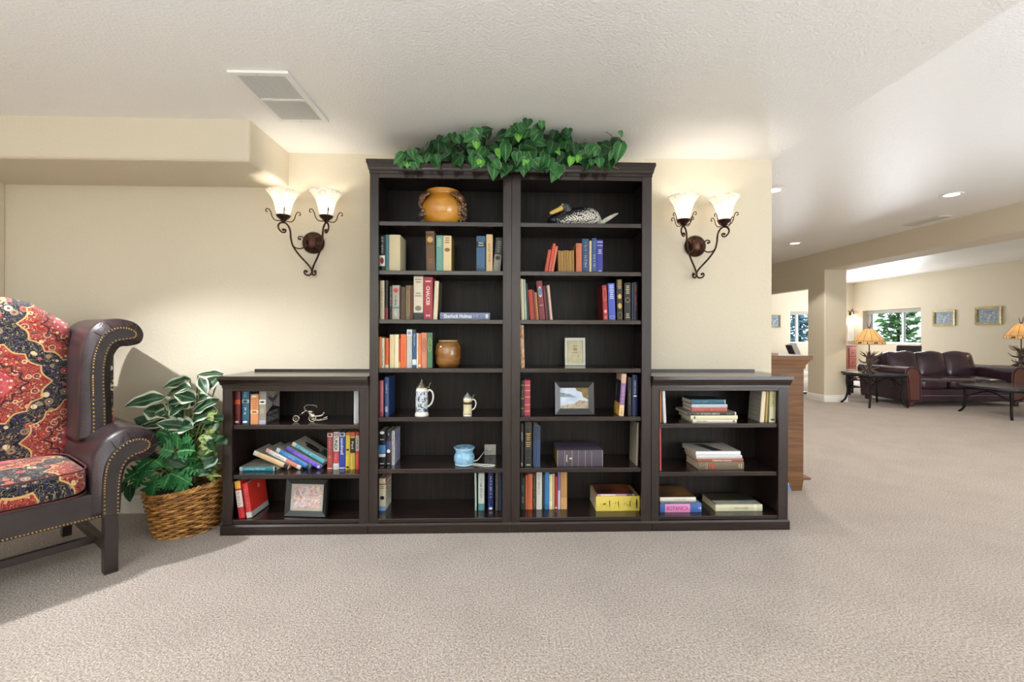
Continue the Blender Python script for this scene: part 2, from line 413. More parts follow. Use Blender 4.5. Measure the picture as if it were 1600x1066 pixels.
def sconce(X, label, mirror, watts=1.5):
    t = thing('wall_sconce', label, 'sconce', (X, YW, 1.603), group='two-arm wall sconces')
    zb = 1.797 - 1.603
    MB().lathe([(.072, 0), (.073, .012), (.062, .022), (.05, .026), (.046, .034), (.03, .042), (.012, .045)], seg=32).build('backplate', m_bronze, t, smooth=True).rotation_euler = (R(90), 0, 0)
    bp = t.children[0]; bp.location = (0, -.001, zb)
    c, s_ = math.cos(R(40)), math.sin(R(40))
    k, kz = .000531, .000588
    main = [(300, 535), (325, 530), (318, 560), (280, 560), (245, 520), (255, 475), (300, 455), (345, 475), (375, 530), (385, 620), (410, 700), (480, 790), (560, 865), (610, 915), (628, 955), (612, 1000), (565, 1005), (538, 980), (550, 955), (568, 968)]
    brace = [(412, 700), (440, 715), (480, 720), (520, 708), (548, 680), (552, 640), (540, 605), (510, 583), (475, 590), (470, 613), (492, 615)]
    for sg in (-1, 1):
        def P(q, f0=.03):
            s = (632 - q[0]) * k
            return (sg * s * c, -(f0 + max(0, s) * s_), (960 - q[1]) * kz)
        a = MB(); pts = spline([P(q) for q in main], 6); n = len(pts)
        a.tube(pts, [.0045 + .0016 * math.sin(PI * i / n) for i in range(n)], 8)
        a.ball(P((300, 535)), .009, 8); a.ball(P((566, 966)), .009, 8)
        arm = a.build('arm', m_bronze, t, smooth=True)
        b = MB(); b.tube(spline([P(q) for q in brace], 6), .0042, 8); b.ball(P((490, 613)), .008, 8)
        b.build('brace', m_bronze, arm, smooth=True)
        tip = Vector(P((300, 440)))
        cu = MB(); cu.lathe([(.006, -.012), (.010, -.006), (.012, 0), (.022, .010), (.036, .022), (.042, .030), (.043, .036), (.034, .036)], tip, 24)
        cup = cu.build('cup', m_bronze, t, smooth=True)
        pr = MB()
        for q in range(4):
            an = q * PI / 2 + .5
            pp = [(.012, 0), (.045, .0), (.062, .018), (.070, .045), (.082, .066), (.096, .064), (.098, .050), (.088, .048)]
            pr.tube(spline([tip + Vector((r * math.cos(an), r * math.sin(an), z)) for r, z in pp], 5), .003, 6)
        pr.build('prongs', m_bronze, cup, smooth=True)
        prof = [(.030, .036), (.036, .045), (.042, .06), (.047, .085), (.053, .11), (.062, .135), (.075, .158), (.090, .178), (.099, .186)]
        sh = MB().shell(prof, tip, 32, fn=lambda r, z, a: r * (1 + .012 * math.sin(a * 12) * (z / .19))).build('shade', m_shade, t, smooth=True, solid=.003)
        light('bulb', 'POINT', tip + Vector((0, 0, .10)), watts, (1, .94, .84), radius=.022, parent=t)
sconce(-1.263, 'bronze scroll sconce with two frosted glass shades, left of the bookcases', 1)
sconce(1.322, 'bronze scroll sconce with two frosted glass shades, right of the bookcases', -1)
# ------------------------------------------------------------------ bookcases
Z1, Z2, Z3, Z4, Z5, Z7 = 1.866, 1.572, 1.278, .984, .690, .083
Z6 = aY(690, 733, YF + .01).z
SH = .026
YBK = YW - .03
def bookcase(name, label, u0, u1, i0, i1, ztop, zopen, zbot, shelves, crown_h, exL, exR, over=.034, ledge=None):
    x0, x1 = aY(u0, 500, YF).x, aY(u1, 500, YF).x; a0, a1 = aY(i0, 500, YF).x, aY(i1, 500, YF).x
    cx = (x0 + x1) / 2
    t = thing(name, label, 'bookcase', (cx, YF, 0), group='dark bookcases along the wall')
    X = lambda x: x - cx
    D = YBK - YF + .012
    zc = ztop - crown_h
    for s0, s1, w in ((x0, a0, 0), (a1, x1, 1)):
        sx0 = s0 if w == 0 else s1 - .020
        MB().box((X(sx0), .019, .02), (X(sx0 + .02), D, ztop - .03)).build('side_panel', m_esp, t)
        MB().box((X(s0), 0, .055), (X(s1), .019, zc)).build('stile', m_esp, t, bevel=.0015)
    MB().box((X(a0), 0, zopen), (X(a1), .019, zc)).build('top_rail', m_esph, t, bevel=.0015)
    MB().box((X(x0 + .02), D - .008, .03), (X(x1 - .02), D, ztop - .03)).build('back_panel', m_espb, t)
    lo, hi = x0 + .0202, x1 - .0202
    for z in shelves:
        MB().box((X(lo), .012, z - SH), (X(hi), D - .009, z)).build('shelf', m_esph, t, bevel=.002)
    MB().box((X(lo), .006, zbot - .03), (X(hi), D - .009, zbot)).build('bottom_shelf', m_esph, t, bevel=.002)
    eL, eR = (.014 if exL else 0), (.014 if exR else 0)
    def slab(mb, z0, z1, o0, o1, back=D):
        f = lambda o, e: o / over * e
        mb.hexa([(X(x0) - f(o0, eL), -o0, z0), (X(x1) + f(o0, eR), -o0, z0), (X(x1) + f(o0, eR), back, z0), (X(x0) - f(o0, eL), back, z0),
                 (X(x0) - f(o1, eL), -o1, z1), (X(x1) + f(o1, eR), -o1, z1), (X(x1) + f(o1, eR), back, z1), (X(x0) - f(o1, eL), back, z1)])
    m = MB(); h = crown_h
    slab(m, zc, zc + .22 * h, .005, .005); slab(m, zc + .22 * h, zc + .30 * h, .010, .014); slab(m, zc + .30 * h, zc + .42 * h, .016, .019)
    slab(m, zc + .42 * h, zc + .72 * h, .017, .030); slab(m, zc + .72 * h, ztop, over, over)
    m.build('crown', m_esph, t)
    m = MB(); slab(m, 0.001, .050, .012, .012, .03); slab(m, .050, .060, .012, .004, .03); slab(m, .060, zbot - .031, .001, .001, .012)
    m.build('plinth', m_esph, t)
    if ledge:
        l0, l1 = ledge
        MB().box((X(l0), D - .006, ztop), (X(l1), D + .012, ztop + .014)).build('back_ledge', m_esp, t)
    return t
LX0 = aY(397, 579, YBK).x; RX1 = aY(1180, 580, YBK).x
zt, zl = 2.2225, .9393
zo = aY(690, 279, YF).z
bookcase('tall_bookcase', 'left of the two tall dark wood bookcases, holding pot, beer steins, books', 577.3, 798.8, 591, 785.5, zt, zo, Z7, (Z1, Z2, Z3, Z4, Z5, Z6), .075, True, False)
bookcase('tall_bookcase', 'right of the two tall dark wood bookcases, holding duck decoy and books', 799.2, 1018, 813, 1003, zt, zo, Z7, (Z1, Z2, Z3, Z4, Z5, Z6), .075, False, True)
zla, zlb = aY(450, 664.7, YF).z, aY(450, 742.8, YF).z
zlo = aY(450, 611.5, YF).z
bookcase('low_bookcase', 'low dark bookcase beside the potted plant, with motorcycle model and fallen books', 348, 576.7, 363, 562, zl, zlo, Z7, (zla, zlb), .072, True, False, ledge=(LX0, aY(575, 579, YF).x))
bookcase('low_bookcase', 'low dark bookcase on the right, in front of the brown wood cabinet', 1018.6, 1232, 1030.5, 1217, zl, zlo, Z7, (zla, zlb), .072, False, True, ledge=(aY(1019, 579, YF).x, RX1))

# ------------------------------------------------------------------ books
m_pages = mat('book pages', 'e6dcc3', .85, c2='cfc09c', nscale=3, stretch=(300, 1, 1))
def text(s, L_, H, m, parent, M, ext=.0003, name='title', bold=False):
    cu = bpy.data.curves.new('t', 'FONT'); cu.body = s; cu.size = 1; cu.extrude = 0; cu.align_x = 'LEFT'
    if bold: cu.offset = .02
    cu.resolution_u = 2
    o = bpy.data.objects.new('t', cu); me = bpy.data.meshes.new_from_object(o)
    bpy.data.objects.remove(o); bpy.data.curves.remove(cu)
    xs = [v.co.x for v in me.vertices]; ys = [v.co.y for v in me.vertices]
    x0, x1, y0, y1 = min(xs), max(xs), min(ys), max(ys)
    sx, sy = L_ / (x1 - x0), H / (y1 - y0)
    sx = min(sx, sy * 1.6); sy = min(sy, sx * 1.9)
    for v in me.vertices: v.co = M @ Vector(((v.co.x - (x0 + x1) / 2) * sx, (v.co.y - (y0 + y1) / 2) * sy, 0))
    me.materials.append(m); me.name = name
    o = bpy.data.objects.new(name, me); COL.objects.link(o); o.parent = parent
    return o
def downM(w, zc):  # text plane -> spine, reading downwards
    return Matrix(((0, 1, 0, w / 2), (0, 0, -1, -.0011), (-1, 0, 0, zc), (0, 0, 0, 1)))
def flatM(x, z, y=-.0011):
    return Matrix(((1, 0, 0, x), (0, 0, -1, y), (0, 1, 0, z), (0, 0, 0, 1)))
def book(w, h, d, c, label, o=None, fm=None):
    o = o or {}
    rough = o.get('rough', .5)
    m = o.get('mat') or col(c, rough)
    r = thing('book', label, 'book', group=o.get('group'))
    th = min(.003, w * .18); cv = MB(); n = 6; bulge = min(.003, w * .12) if o.get('round', 1) else 0
    front = [(w * i / n, -bulge * math.sin(PI * i / n) + bulge) for i in range(n + 1)]
    inner = [(w - th, bulge + .003), (th, bulge + .003)]
    cv.prism(front + inner, 0, h, 'z')
    cv.box((0, bulge, 0), (th, d, h)); cv.box((w - th, bulge, 0), (w, d, h))
    cv.build('cover', m, r)
    MB().box((th, bulge + .003, .0025), (w - th, d - .003, h - .0025)).build('pages', o.get('pm') or m_pages, r)
    if 'fc' in o:
        f = o['fc'] if not isinstance(o['fc'], str) else col(o['fc'], rough)
        MB().box((w, bulge + .001, .0005), (w + .0006, d - .0005, h - .0005)).build('front_cover', f, r)
    if 'bc' in o:
        f = o['bc'] if not isinstance(o['bc'], str) else col(o['bc'], rough)
        MB().box((-.0006, bulge + .001, .0005), (0, d - .0005, h - .0005)).build('back_cover', f, r)
    for (z0, z1, bc) in o.get('bands', ()):
        pf = [(x, y - .0005) for x, y in front]
        MB().prism(pf + [(w, bulge + .002), (0, bulge + .002)], z0 * h, z1 * h, 'z').build('spine_band', col(bc, rough), r)
    for (s, z0, z1, tc, hh) in o.get('text', ()):
        text(s, (z1 - z0) * h, w * hh, col(tc, .45), r, downM(w, (z0 + z1) / 2 * h), bold=True)
    for (s, zc, tc, hh) in o.get('htext', ()):
        text(s, w * .8, hh * h, col(tc, .45), r, flatM(w / 2, zc * h), bold=True)
    rnd = random.Random(label)
    for im, (z0, z1, mc, kind) in enumerate(o.get('marks', ())):
        mk = MB(); y = -.0012 - .0004 * im
        if kind == 'v':      # strokes of lettering running down the spine
            z = z1 * h; ch = w * .42; step = max(.0036, w * .20)
            while z > z0 * h:
                if rnd.random() < .85:
                    for q in range(rnd.choice((1, 2, 2))):
                        cxm = w / 2 + rnd.uniform(-.35, .35) * ch * (q > 0)
                        if rnd.random() < .5: mk.box((w / 2 - ch / 2, y, z - step * .22), (w / 2 + ch / 2, y + .0008, z))
                        else: mk.box((cxm - ch * .1, y, z - step * .7), (cxm + ch * .1, y + .0008, z))
                z -= step
        elif kind == 'h':    # short lines across the spine
            z = z1 * h; step = max(.006, w * .28)
            while z > z0 * h:
                ww = w * rnd.uniform(.22, .36); mk.box((w / 2 - ww, y, z - step * .42), (w / 2 + ww, y + .0008, z)); z -= step
        elif kind == 'o':    # oval emblem ring
            pts = [(w / 2 + .36 * w * math.cos(2 * PI * i / 24), y + .0003, (z0 + z1) / 2 * h + (z1 - z0) / 2 * h * math.sin(2 * PI * i / 24)) for i in range(24)]
            mk.tube(pts, .0009, 5, closed=True)
        elif kind == 'd':    # filled emblem
            pts = [(w / 2 + .34 * w * math.cos(2 * PI * i / 18), (z0 + z1) / 2 * h + (z1 - z0) / 2 * h * math.sin(2 * PI * i / 18)) for i in range(18)]
            mk.prism(pts, y, y + .0008, 'y')
        if len(mk.b.faces): mk.build('spine_lettering' if kind in 'vh' else 'emblem', col(mc, .4), r)
        else: mk.b.free()
    return r
KX, KZ = .975, 1.0
def up(zs, u0, u1, vt, c, label, tilt=0, Y=YF + .05, d=.155, dz=0, zt_=None, **o):
    """a book standing on the shelf at height zs; u0,u1 = edges of its foot, vt = its top in the photograph"""
    vm = aY(u0, 500, Y)
    a, b = aY(u0, 520, Y).x, aY(u1, 520, Y).x
    w = (b - a) * KX
    th = R(tilt)
    h = ((aY((u0 + u1) / 2, vt, Y).z if zt_ is None else zt_) - zs) / max(.3, math.cos(th))
    if tilt: w *= math.cos(th)
    d = min(d, YBK - Y - .003)
    r = book(w, h, d, c, label, o)
    lift = w * math.sin(th) if th > 0 else 0
    r.location = (a + .0003, Y, zs + lift + .0004 + dz); r.rotation_euler = (0, th, 0)
    return r
def flat(zs, u0, u1, thick, c, label, Y=YF + .05, d=.2, rz=0, **o):
    """a book lying on its back cover, spine to the front; returns the height of its top"""
    a, b = aY(u0, 600, Y).x, aY(u1, 600, Y).x
    r = book(thick, b - a, min(d, YBK - Y - .003), c, label, o)
    r.rotation_euler = (0, R(-90), R(rz)); r.location = (b, Y, zs + .0006)
    return zs + thick + .0012
W1 = 'f0ede4'; GOLD = 'c9a24e'; BK = '1b1a1c'
A2 = 'on second shelf of left tall bookcase'
up(Z2, 592.5, 601, 368, BK, 'black book with white label on spine, leftmost ' + A2, bands=((.14, .44, 'e9e4df'),), marks=((.5, .95, W1, 'v'), (.2, .38, '8a2c2c', 'd')), d=.15)
up(Z2, 601.5, 607, 367, '3f6f7d', 'slim teal-blue book between black and cream books ' + A2, bands=((0, .12, '3f7d55'),), d=.14)
up(Z2, 607.5, 625, 367, 'cfc3a0', 'thick plain cream hardcover ' + A2, d=.17, rough=.7)
up(Z2, 666, 680, 361.5, '6d5237', 'tall worn brown leather book with gilt spine ' + A2, -1.5, bands=((.90, .93, '4a3522'), (.66, .69, '4a3522')), marks=((.72, .86, GOLD, 'd'), (.2, .3, '8a6b3c', 'h')), d=.15)
up(Z2, 681, 691.5, 368, '6aa39a', 'teal cloth book between brown leather and cream books ' + A2, marks=((.7, .92, 'c3d6b0', 'h'),), d=.15)
up(Z2, 692, 705, 368.5, 'e3cda0', 'cream book with mottled olive-yellow cover ' + A2, fc=mat('olive cover', 'a98a2e', .5, c2='4d4a20', nscale=60), marks=((.8, .95, '8a6d3c', 'h'), (.55, .66, '8a6d3c', 'd')), d=.17)
up(Z2, 744, 758, 369, '3d6389', 'blue cloth book with dark title band ' + A2, bands=((.68, .84, '24323f'), (0, .1, '2d4a68')), marks=((.7, .82, 'b9c1b4', 'h'),), d=.15)
up(Z2, 759.3, 769.5, 366.5, 'd8b98a', 'tan book with vertical brown lettering ' + A2, marks=((.2, .75, '7a5a3a', 'v'),), d=.15)
up(Z2, 770, 781.5, 372, '8d8b80', 'grey book with dark upper half leaning right ' + A2, 5, bands=((.5, 1, '3d3f3e'),), marks=((.34, .46, BK, 'd'), (.6, .9, '8d8b80', 'h')), d=.15)
A3 = 'on third shelf of left tall bookcase'
up(Z3, 593.3, 600.3, 438.5, 'c9bd9d', 'slim faded cream book, far left ' + A3, marks=((.3, .8, '8b7c5a', 'v'),))
up(Z3, 601, 606, 438.5, '231d1d', 'slim black book with red foot ' + A3, bands=((0, .3, '7d2733'),), d=.14)
up(Z3, 608, 612.4, 447, '24262b', 'thin black-spined book left of grey red-dotted book ' + A3, marks=((.4, .95, 'cfcac0', 'v'),), d=.14)
up(Z3, 612.6, 624, 446, 'a9a597', 'grey book with red round emblem and teal stripe ' + A3, marks=((.78, .92, 'c33a3a', 'd'), (.4, .7, '33322f', 'v'), (.06, .3, W1, 'v')), bands=((.32, .37, '3f8b90'),), d=.14)
up(Z3, 625.3, 633, 449, '4f3b2c', 'plain brown leather book with dark spine ' + A3, d=.14)
up(Z3, 633.5, 641, 446, '756747', 'olive book with pale curved streak on spine ' + A3, marks=((.1, .85, 'b9a871', 'o'),), d=.14)
up(Z3, 641.3, 645, 446, '6e3326', 'thin rust-red book squeezed beside a tall cream book ' + A3, d=.14)
up(Z3, 646, 661, 432, 'd8cfb8', 'tall cream book with dark picture at its foot ' + A3, bands=((0, .16, '35383a'),), marks=((.86, .94, '8f8876', 'h'), (.5, .62, '8f8876', 'h'), (.2, .32, '7b766a', 'd')), d=.16)
up(Z3, 661.5, 676, 433, 'a63a46', 'tall red book with white lettering down its spine ' + A3, text=(('CHAUCER', .33, .78, 'f3d9d2', .42),), htext=(('M', .09, 'f3d9d2', .06),), marks=((.88, .91, 'f3d9d2', 'h'),), d=.16)
up(Z3, 676.6, 683.2, 439.5, 'dfd2b3', 'cream book with dark cover leaning right ' + A3, 2.2, fc=mat('dark mottled cover', '4b4134', .5, c2='766a50', nscale=50), d=.16)
flat(Z3, 687, 765, aY(725, 489, YF + .05).z - Z3, '7d86a6', 'grey-blue paperback lying flat ' + A3, text=(('Sherlock Holmes', .36, .92, 'f4f4f6', .62),), marks=((.2, .33, 'b9bed0', 'v'), (.03, .09, 'd7d9e4', 'd')), d=.13, Y=YF + .045)
A4 = 'on fourth shelf of left tall bookcase'
q = lambda *a, **k: up(Z4, *a, **k)
q(592.3, 595.6, 526.5, 'e08a5e', 'thin orange book at far left ' + A4, d=.13)
q(595.9, 600.5, 528.5, 'e8dcc0', 'slim cream paperback with bold black lettering ' + A4, marks=((.06, .7, '2a2622', 'v'),), d=.13)
q(601.2, 607.3, 528.6, 'cf5a2c', 'orange-red paperback with pale foot ' + A4, bands=((0, .1, 'd9cbb0'),), d=.13)
q(608.7, 615.7, 523, 'e3cd9e', 'tall buff book left of its yellow-cream neighbour ' + A4, d=.13)
q(616, 622.8, 523, 'efe6c2', 'tall yellow-cream book ' + A4, d=.13)
q(623.2, 625.6, 529, 'b8442e', 'very thin red book with yellow foot ' + A4, bands=((0, .2, 'd9b23c'),), d=.13)
q(626, 635, 522.5, 'df6d3d', 'wide plain orange book ' + A4, marks=((.2, .7, 'c95c30', 'v'),), d=.13)
q(635.5, 643.8, 515, 'b9bab3', 'tallest pale grey book with photo at spine top ' + A4, bands=((.84, .99, 'd7dce3'),), marks=((.86, .95, '8794a9', 'd'),), d=.13)
q(644.3, 650.8, 520, '2f5680', 'dark blue book with white block low on spine ' + A4, bands=((.08, .24, 'd9dcd8'),), marks=((.6, .95, 'c9d2da', 'v'),), d=.13)
q(651.1, 653.4, 521, 'e5dcc6', 'narrow white spine with black letters ' + A4, marks=((.45, .95, '26262a', 'v'),), d=.13)
q(653.6, 658.2, 521, 'de7a45', 'narrow orange book right of the blue one ' + A4, marks=((.02, .1, 'efe6d2', 'd'),), d=.13)
q(658.6, 667, 520, 'd1826a', 'salmon book with dark oval on spine ' + A4, marks=((.46, .82, '6b3528', 'o'), (.55, .75, '6b3528', 'v')), d=.13)
q(667.4, 675.6, 520, '4f7f57', 'green book with yellow oval on spine ' + A4, fc='2c3b31', marks=((.46, .84, 'd8d36c', 'o'), (.55, .75, 'd8d36c', 'v')), d=.13)
A5 = 'on fifth shelf of left tall bookcase'
up(Z5, 593.2, 599, 595, 'b9636b', 'slim rose-red book ' + A5, marks=((.02, .12, '8d3a44', 'd'),), d=.13)
up(Z5, 601.2, 607.5, 589.5, '2f4a7c', 'blue hardcover with white lettering ' + A5, fc='28406f', marks=((.6, .85, 'dfe4ee', 'v'), (.12, .24, 'dfe4ee', 'h')), d=.17)
A6 = 'on sixth shelf of left tall bookcase'
K6 = dict(Y=2.83, d=.15)
up(Z6, 592.3, 603, 673.5, '15151a', 'black book with blue sky picture, far left ' + A6, bands=((.35, .58, '4d86bf'), (.24, .33, 'e3e0da')), marks=((.9, .99, W1, 'd'), (.72, .76, 'c9c4b8', 'h'), (.02, .06, W1, 'h')), **K6)
up(Z6, 603.6, 611.8, 673.5, '26242c', 'black book with white emblem, second ' + A6, bands=((.45, .7, '4b4f82'),), marks=((.36, .46, W1, 'd'), (.85, .97, W1, 'v'), (.02, .06, W1, 'h')), **K6)
up(Z6, 612.3, 617, 673.5, 'b9b7b4', 'narrow white-spined book with purple starburst cover ' + A6, marks=((.1, .6, '2b2b2e', 'v'), (.7, .95, '2b2b2e', 'v')), fc=mat('starburst cover', '5c59a8', .4, c2='c9c7d2', nscale=35), **K6)
A7 = 'on bottom shelf of left tall bookcase'
lc = up(Z7, 593, 603, 748, 'd9cfb4', 'cream paperback with blue foot, alone at left ' + A7, Y=2.87, d=.15, bands=((0, .14, '7fa6d2'), (.80, .84, 'b8563c')), marks=((.34, .46, '26221f', 'd'), (.68, .76, '8c8169', 'h')), fc=mat('cream lettered cover', 'e4dfce', .5, c2='b9b3a2', nscale=30))
lw = max(v.co.x for v in lc.children[0].data.vertices) + .0008; lh = max(v.co.z for v in lc.children[0].data.vertices)
MB().prism([(.004, lh * .97), (.14, lh * .99), (.145, lh * .90), (.06, lh * .90), (.004, lh * .80)], lw - .0003, lw + .0004, 'x').build('cover_panel', col('b5503c', .5), lc)
mk = MB(); rn = random.Random(8)
for i in range(5):
    y = .02
    while y < .125:
        g = rn.uniform(.006, .013); z = lh * (.80 - .115 * i)
        mk.box((lw - .0003, y, z - lh * .06), (lw + .0004, y + .003, z)); mk.box((lw - .0003, y, z - lh * (.02 if rn.random() < .5 else .06)), (lw + .0004, y + g * .7, z - lh * (.005 if rn.random() < .5 else .045))); y += g + .004
mk.box((lw - .0003, .015, lh * .20), (lw + .0004, .135, lh * .215))
mk.build('cover_lettering', col('2c2824', .5), lc)
K7 = dict(Y=2.86, d=.15, zt_=Z6 - SH - .004)
up(Z7, 742.8, 745.6, 740, 'a9bfae', 'thin pale green book leaning on taller books ' + A7, -.8, Y=2.86, d=.15)
up(Z7, 748, 757.6, 740, 'c5cdc6', 'white and teal book with dark letters ' + A7, bands=((0, .16, '4f8790'), (.86, 1, '7fa5a8')), marks=((.3, .8, '5a4a4a', 'v'),), **K7)
up(Z7, 763.4, 771.7, 740, '23306b', 'navy book with white lettering down its spine ' + A7, marks=((.3, .8, 'e3e6f2', 'v'), (.02, .08, 'e3e6f2', 'd')), **K7)
up(Z7, 774.8, 780, 740, '5f564c', 'grey-brown book third from right-hand end ' + A7, marks=((.1, .9, '8b8173', 'v'),), **K7)
up(Z7, 780.6, 784.5, 740, '2c3a62', 'slim dark blue book against right-hand side ' + A7, **K7)
# right tall bookcase
B2 = 'on second shelf of right tall bookcase'
up(Z2, 850.5, 855.3, 390.5, 'b9503e', 'short dark salmon book, leftmost of three leaning ones ' + B2, 10, d=.13)
up(Z2, 856, 860.2, 381, 'cf523c', 'bright red-orange slim book, middle of three leaning ' + B2, 10, d=.13)
up(Z2, 860.6, 864.6, 385, 'cf6f58', 'salmon slim book, rightmost of three leaning ones ' + B2, 10, d=.13)
for i, nm in enumerate(('first', 'second', 'third', 'fourth', 'fifth', 'sixth')):
    up(Z2, 872 + i * 4.25, 876 + i * 4.25, 391.5 + (.8 if i % 3 == 1 else 0), ('9a7436', 'a57e3d', '94702f')[i % 3], f'{nm} from left of six small matching ochre books ' + B2, -1.2, d=.11, marks=((.1, .9, 'c9a660', 'v'),), group='six small ochre books')
up(Z2, 900, 908.8, 380.3, 'c7704a', 'plain orange-tan cloth book ' + B2, d=.13)
up(Z2, 909.2, 920, 373.5, '2c446f', 'wide dark blue book with pale lettering ' + B2, marks=((.15, .5, 'cfd8e6', 'v'), (.55, .9, '8ba0c0', 'v')), d=.14)
up(Z2, 920.5, 924, 376.5, 'd0be97', 'thin cream book between two blue ones ' + B2, d=.14)
up(Z2, 924.8, 931.8, 372.3, '35548a', 'tallest blue book right of the thin cream one ' + B2, marks=((.15, .55, 'd2dbe9', 'v'), (.6, .9, '8ba0c0', 'v')), d=.14)
up(Z2, 932.2, 941.6, 375, '35379a', 'violet-blue book with silver bands, last in row ' + B2, bands=((.92, .95, 'b9bcd8'), (.82, .84, 'b9bcd8')), marks=((.58, .7, 'c9cbe2', 'h'), (.0, .06, 'c9cbe2', 'h')), d=.14)
B3 = 'on third shelf of right tall bookcase'
up(Z3, 814.6, 819.2, 436, 'dcd0ac', 'cream book leaning at far left ' + B3, -2.0, d=.15)
up(Z3, 819.6, 823.2, 437, 'a9bcae', 'thin pale green book leaning beside the cream one ' + B3, -2.4, d=.15)
up(Z3, 823.6, 826.6, 443, '2b3330', 'thin blackish-green book leaning ' + B3, -2.8, d=.15)
up(Z3, 828.2, 835.2, 453, 'a8392b', 'short bright red book leaning left ' + B3, -4.4, d=.14)
up(Z3, 835.4, 838, 454, '7d2a22', 'thin dark red book leaning left ' + B3, -4.6, d=.14)
up(Z3, 838.4, 842, 457, 'a37444', 'shortest tan-brown leaning book ' + B3, -4.8, d=.14)
up(Z3, 843.2, 852.2, 439.5, '7e3138', 'burgundy book with large blue-white oval on spine ' + B3, -5.2, marks=((.58, .86, 'c9d3d8', 'd'), (.62, .82, '5d7f9a', 'd'), (.36, .38, 'c9a0a0', 'h')), d=.15)
up(Z3, 853, 856, 447, '6b2834', 'thin burgundy book right of the oval-marked one ' + B3, -5.4, d=.14)
up(Z3, 856.3, 859.3, 447, '2d1d20', 'thin black-maroon book leaning ' + B3, -5.5, d=.14)
up(Z3, 859.8, 863.6, 446, 'cfae98', 'pink-cream thin book at end of leaning row ' + B3, -5.7, d=.14)
up(Z3, 943, 950, 446, 'a5262b', 'red book with gilt panels ' + B3, -2.5, bc='5f1418', marks=((.55, .92, 'e0a28c', 'o'), (.2, .3, 'e0a28c', 'd'), (.05, .1, 'e0a28c', 'h')), d=.16)
up(Z3, 951.6, 962, 443, '4a59b8', 'bright blue book with pale bands ' + B3, -2, marks=((.6, .95, 'd5daf0', 'h'), (.05, .12, 'd5daf0', 'o')), d=.15)
up(Z3, 964.2, 973, 436.7, '1d1b18', 'taller black book with gilt emblems ' + B3, -1, marks=((.78, .98, GOLD, 'h'), (.52, .64, GOLD, 'd'), (.28, .42, GOLD, 'd'), (.05, .2, GOLD, 'o')), d=.15)
up(Z3, 975.5, 985.6, 442, '1f1e1c', 'black book with fine gilt lines and star ' + B3, marks=((.7, .92, 'cbb988', 'h'), (.48, .6, 'cbb988', 'o'), (.04, .18, 'cbb988', 'h')), d=.15)
up(Z3, 987, 989.6, 442, '26344f', 'very thin navy book near right-hand end ' + B3, d=.14)
up(Z3, 990.2, 996.6, 441, '1b1722', 'black book with red lettering, last ' + B3, marks=((.25, .9, 'c23a4a', 'v'),), d=.14)
B4 = 'on fourth shelf of right tall bookcase'
up(Z4, 814, 820, 508.5, 'd3b993', 'mottled cream and rust book leaning at left-hand side ' + B4, -1.5, mat=mat('mottled cream rust', 'dcc9a2', .6, c2='b06a45', nscale=45), d=.14)
B5 = 'on fifth shelf of right tall bookcase'
up(Z5, 814, 819, 595, '24261f', 'black book with gilt bands ' + B5, bands=((.86, .88, GOLD), (.48, .5, GOLD), (.2, .22, GOLD)), marks=((.55, .8, 'b3a06a', 'v'),), d=.13)
up(Z5, 819.6, 829, 594.6, 'a83f4c', 'rose-red book with fine gilt bands ' + B5, bands=((.85, .87, 'd9a49a'), (.7, .72, 'd9a49a'), (.52, .54, 'd9a49a'), (.3, .32, 'd9a49a'), (.12, .14, 'd9a49a')), d=.13)
pk = mat('dark blue and flame cover', '241f2c', .45, c2='2c2638', nscale=12)
fl = up(Z5, 967.5, 975, 584, 'cfa58d', 'thick purple, white and orange book leaning right ' + B5, 4, bands=((.26, .78, '8d6a9a'), (0, .26, 'e8c795')), marks=((.3, .7, 'd9b9d9', 'v'), (.03, .2, '8a6a42', 'v')), bc=pk, d=.13, Y=YF + .03, zt_=Z4 - SH - .010)
fh_ = max(v.co.z for v in fl.children[0].data.vertices)
MB().box((-.0012, .004, .001), (-.0007, .128, fh_ * .30)).build('cover_picture', mat('flame picture', 'b9792c', .5, c2='e0b45a', nscale=30), fl)
MB().box((-.0012, .004, fh_ * .84), (-.0007, .128, fh_ * .995)).build('cover_panel', col('c9b49a', .5), fl)
mk = MB(); rn = random.Random(3)
for i in range(10): mk.box((-.0012, .10 - .006 * (i % 2), fh_ * (.40 + .035 * i)), (-.0007, .106 + .004 * (i % 3), fh_ * (.42 + .035 * i)))
mk.build('cover_lettering', col('cfc9c4', .5), fl)
up(Z5, 981.4, 987.4, 590, '1e1c1c', 'slim black book left of navy one ' + B5, marks=((.3, .7, '8d8058', 'v'),), d=.13)
up(Z5, 988.6, 996.6, 586, '1c2a55', 'navy book with white dots and lettering ' + B5, marks=((.55, .85, 'dfe3ee', 'v'), (.46, .5, 'dfe3ee', 'd')), d=.13)
B6 = 'on sixth shelf of right tall bookcase'
K = dict(Y=2.775, d=.15)
up(Z6, 814, 818.2, 662, '2c2a2a', 'dark slim book with silver marks, far left ' + B6, marks=((.6, .8, 'b9b5aa', 'h'), (.02, .1, 'b9b5aa', 'h')), **K)
up(Z6, 820.4, 831.8, 660, '25241f', 'black ribbed leather book with gilt title ' + B6, bands=((.88, .9, '3a3833'), (.5, .52, '3a3833'), (.4, .42, '3a3833'), (.2, .22, '3a3833')), marks=((.6, .75, GOLD, 'h'), (.44, .56, 'b9a06a', 'h'), (.02, .06, 'c9c4b8', 'h')), **K)
up(Z6, 833.6, 845, 666, '2d4262', 'slate-blue hardcover, right end of standing trio ' + B6, bands=((.66, 1, '26344c'),), **K)
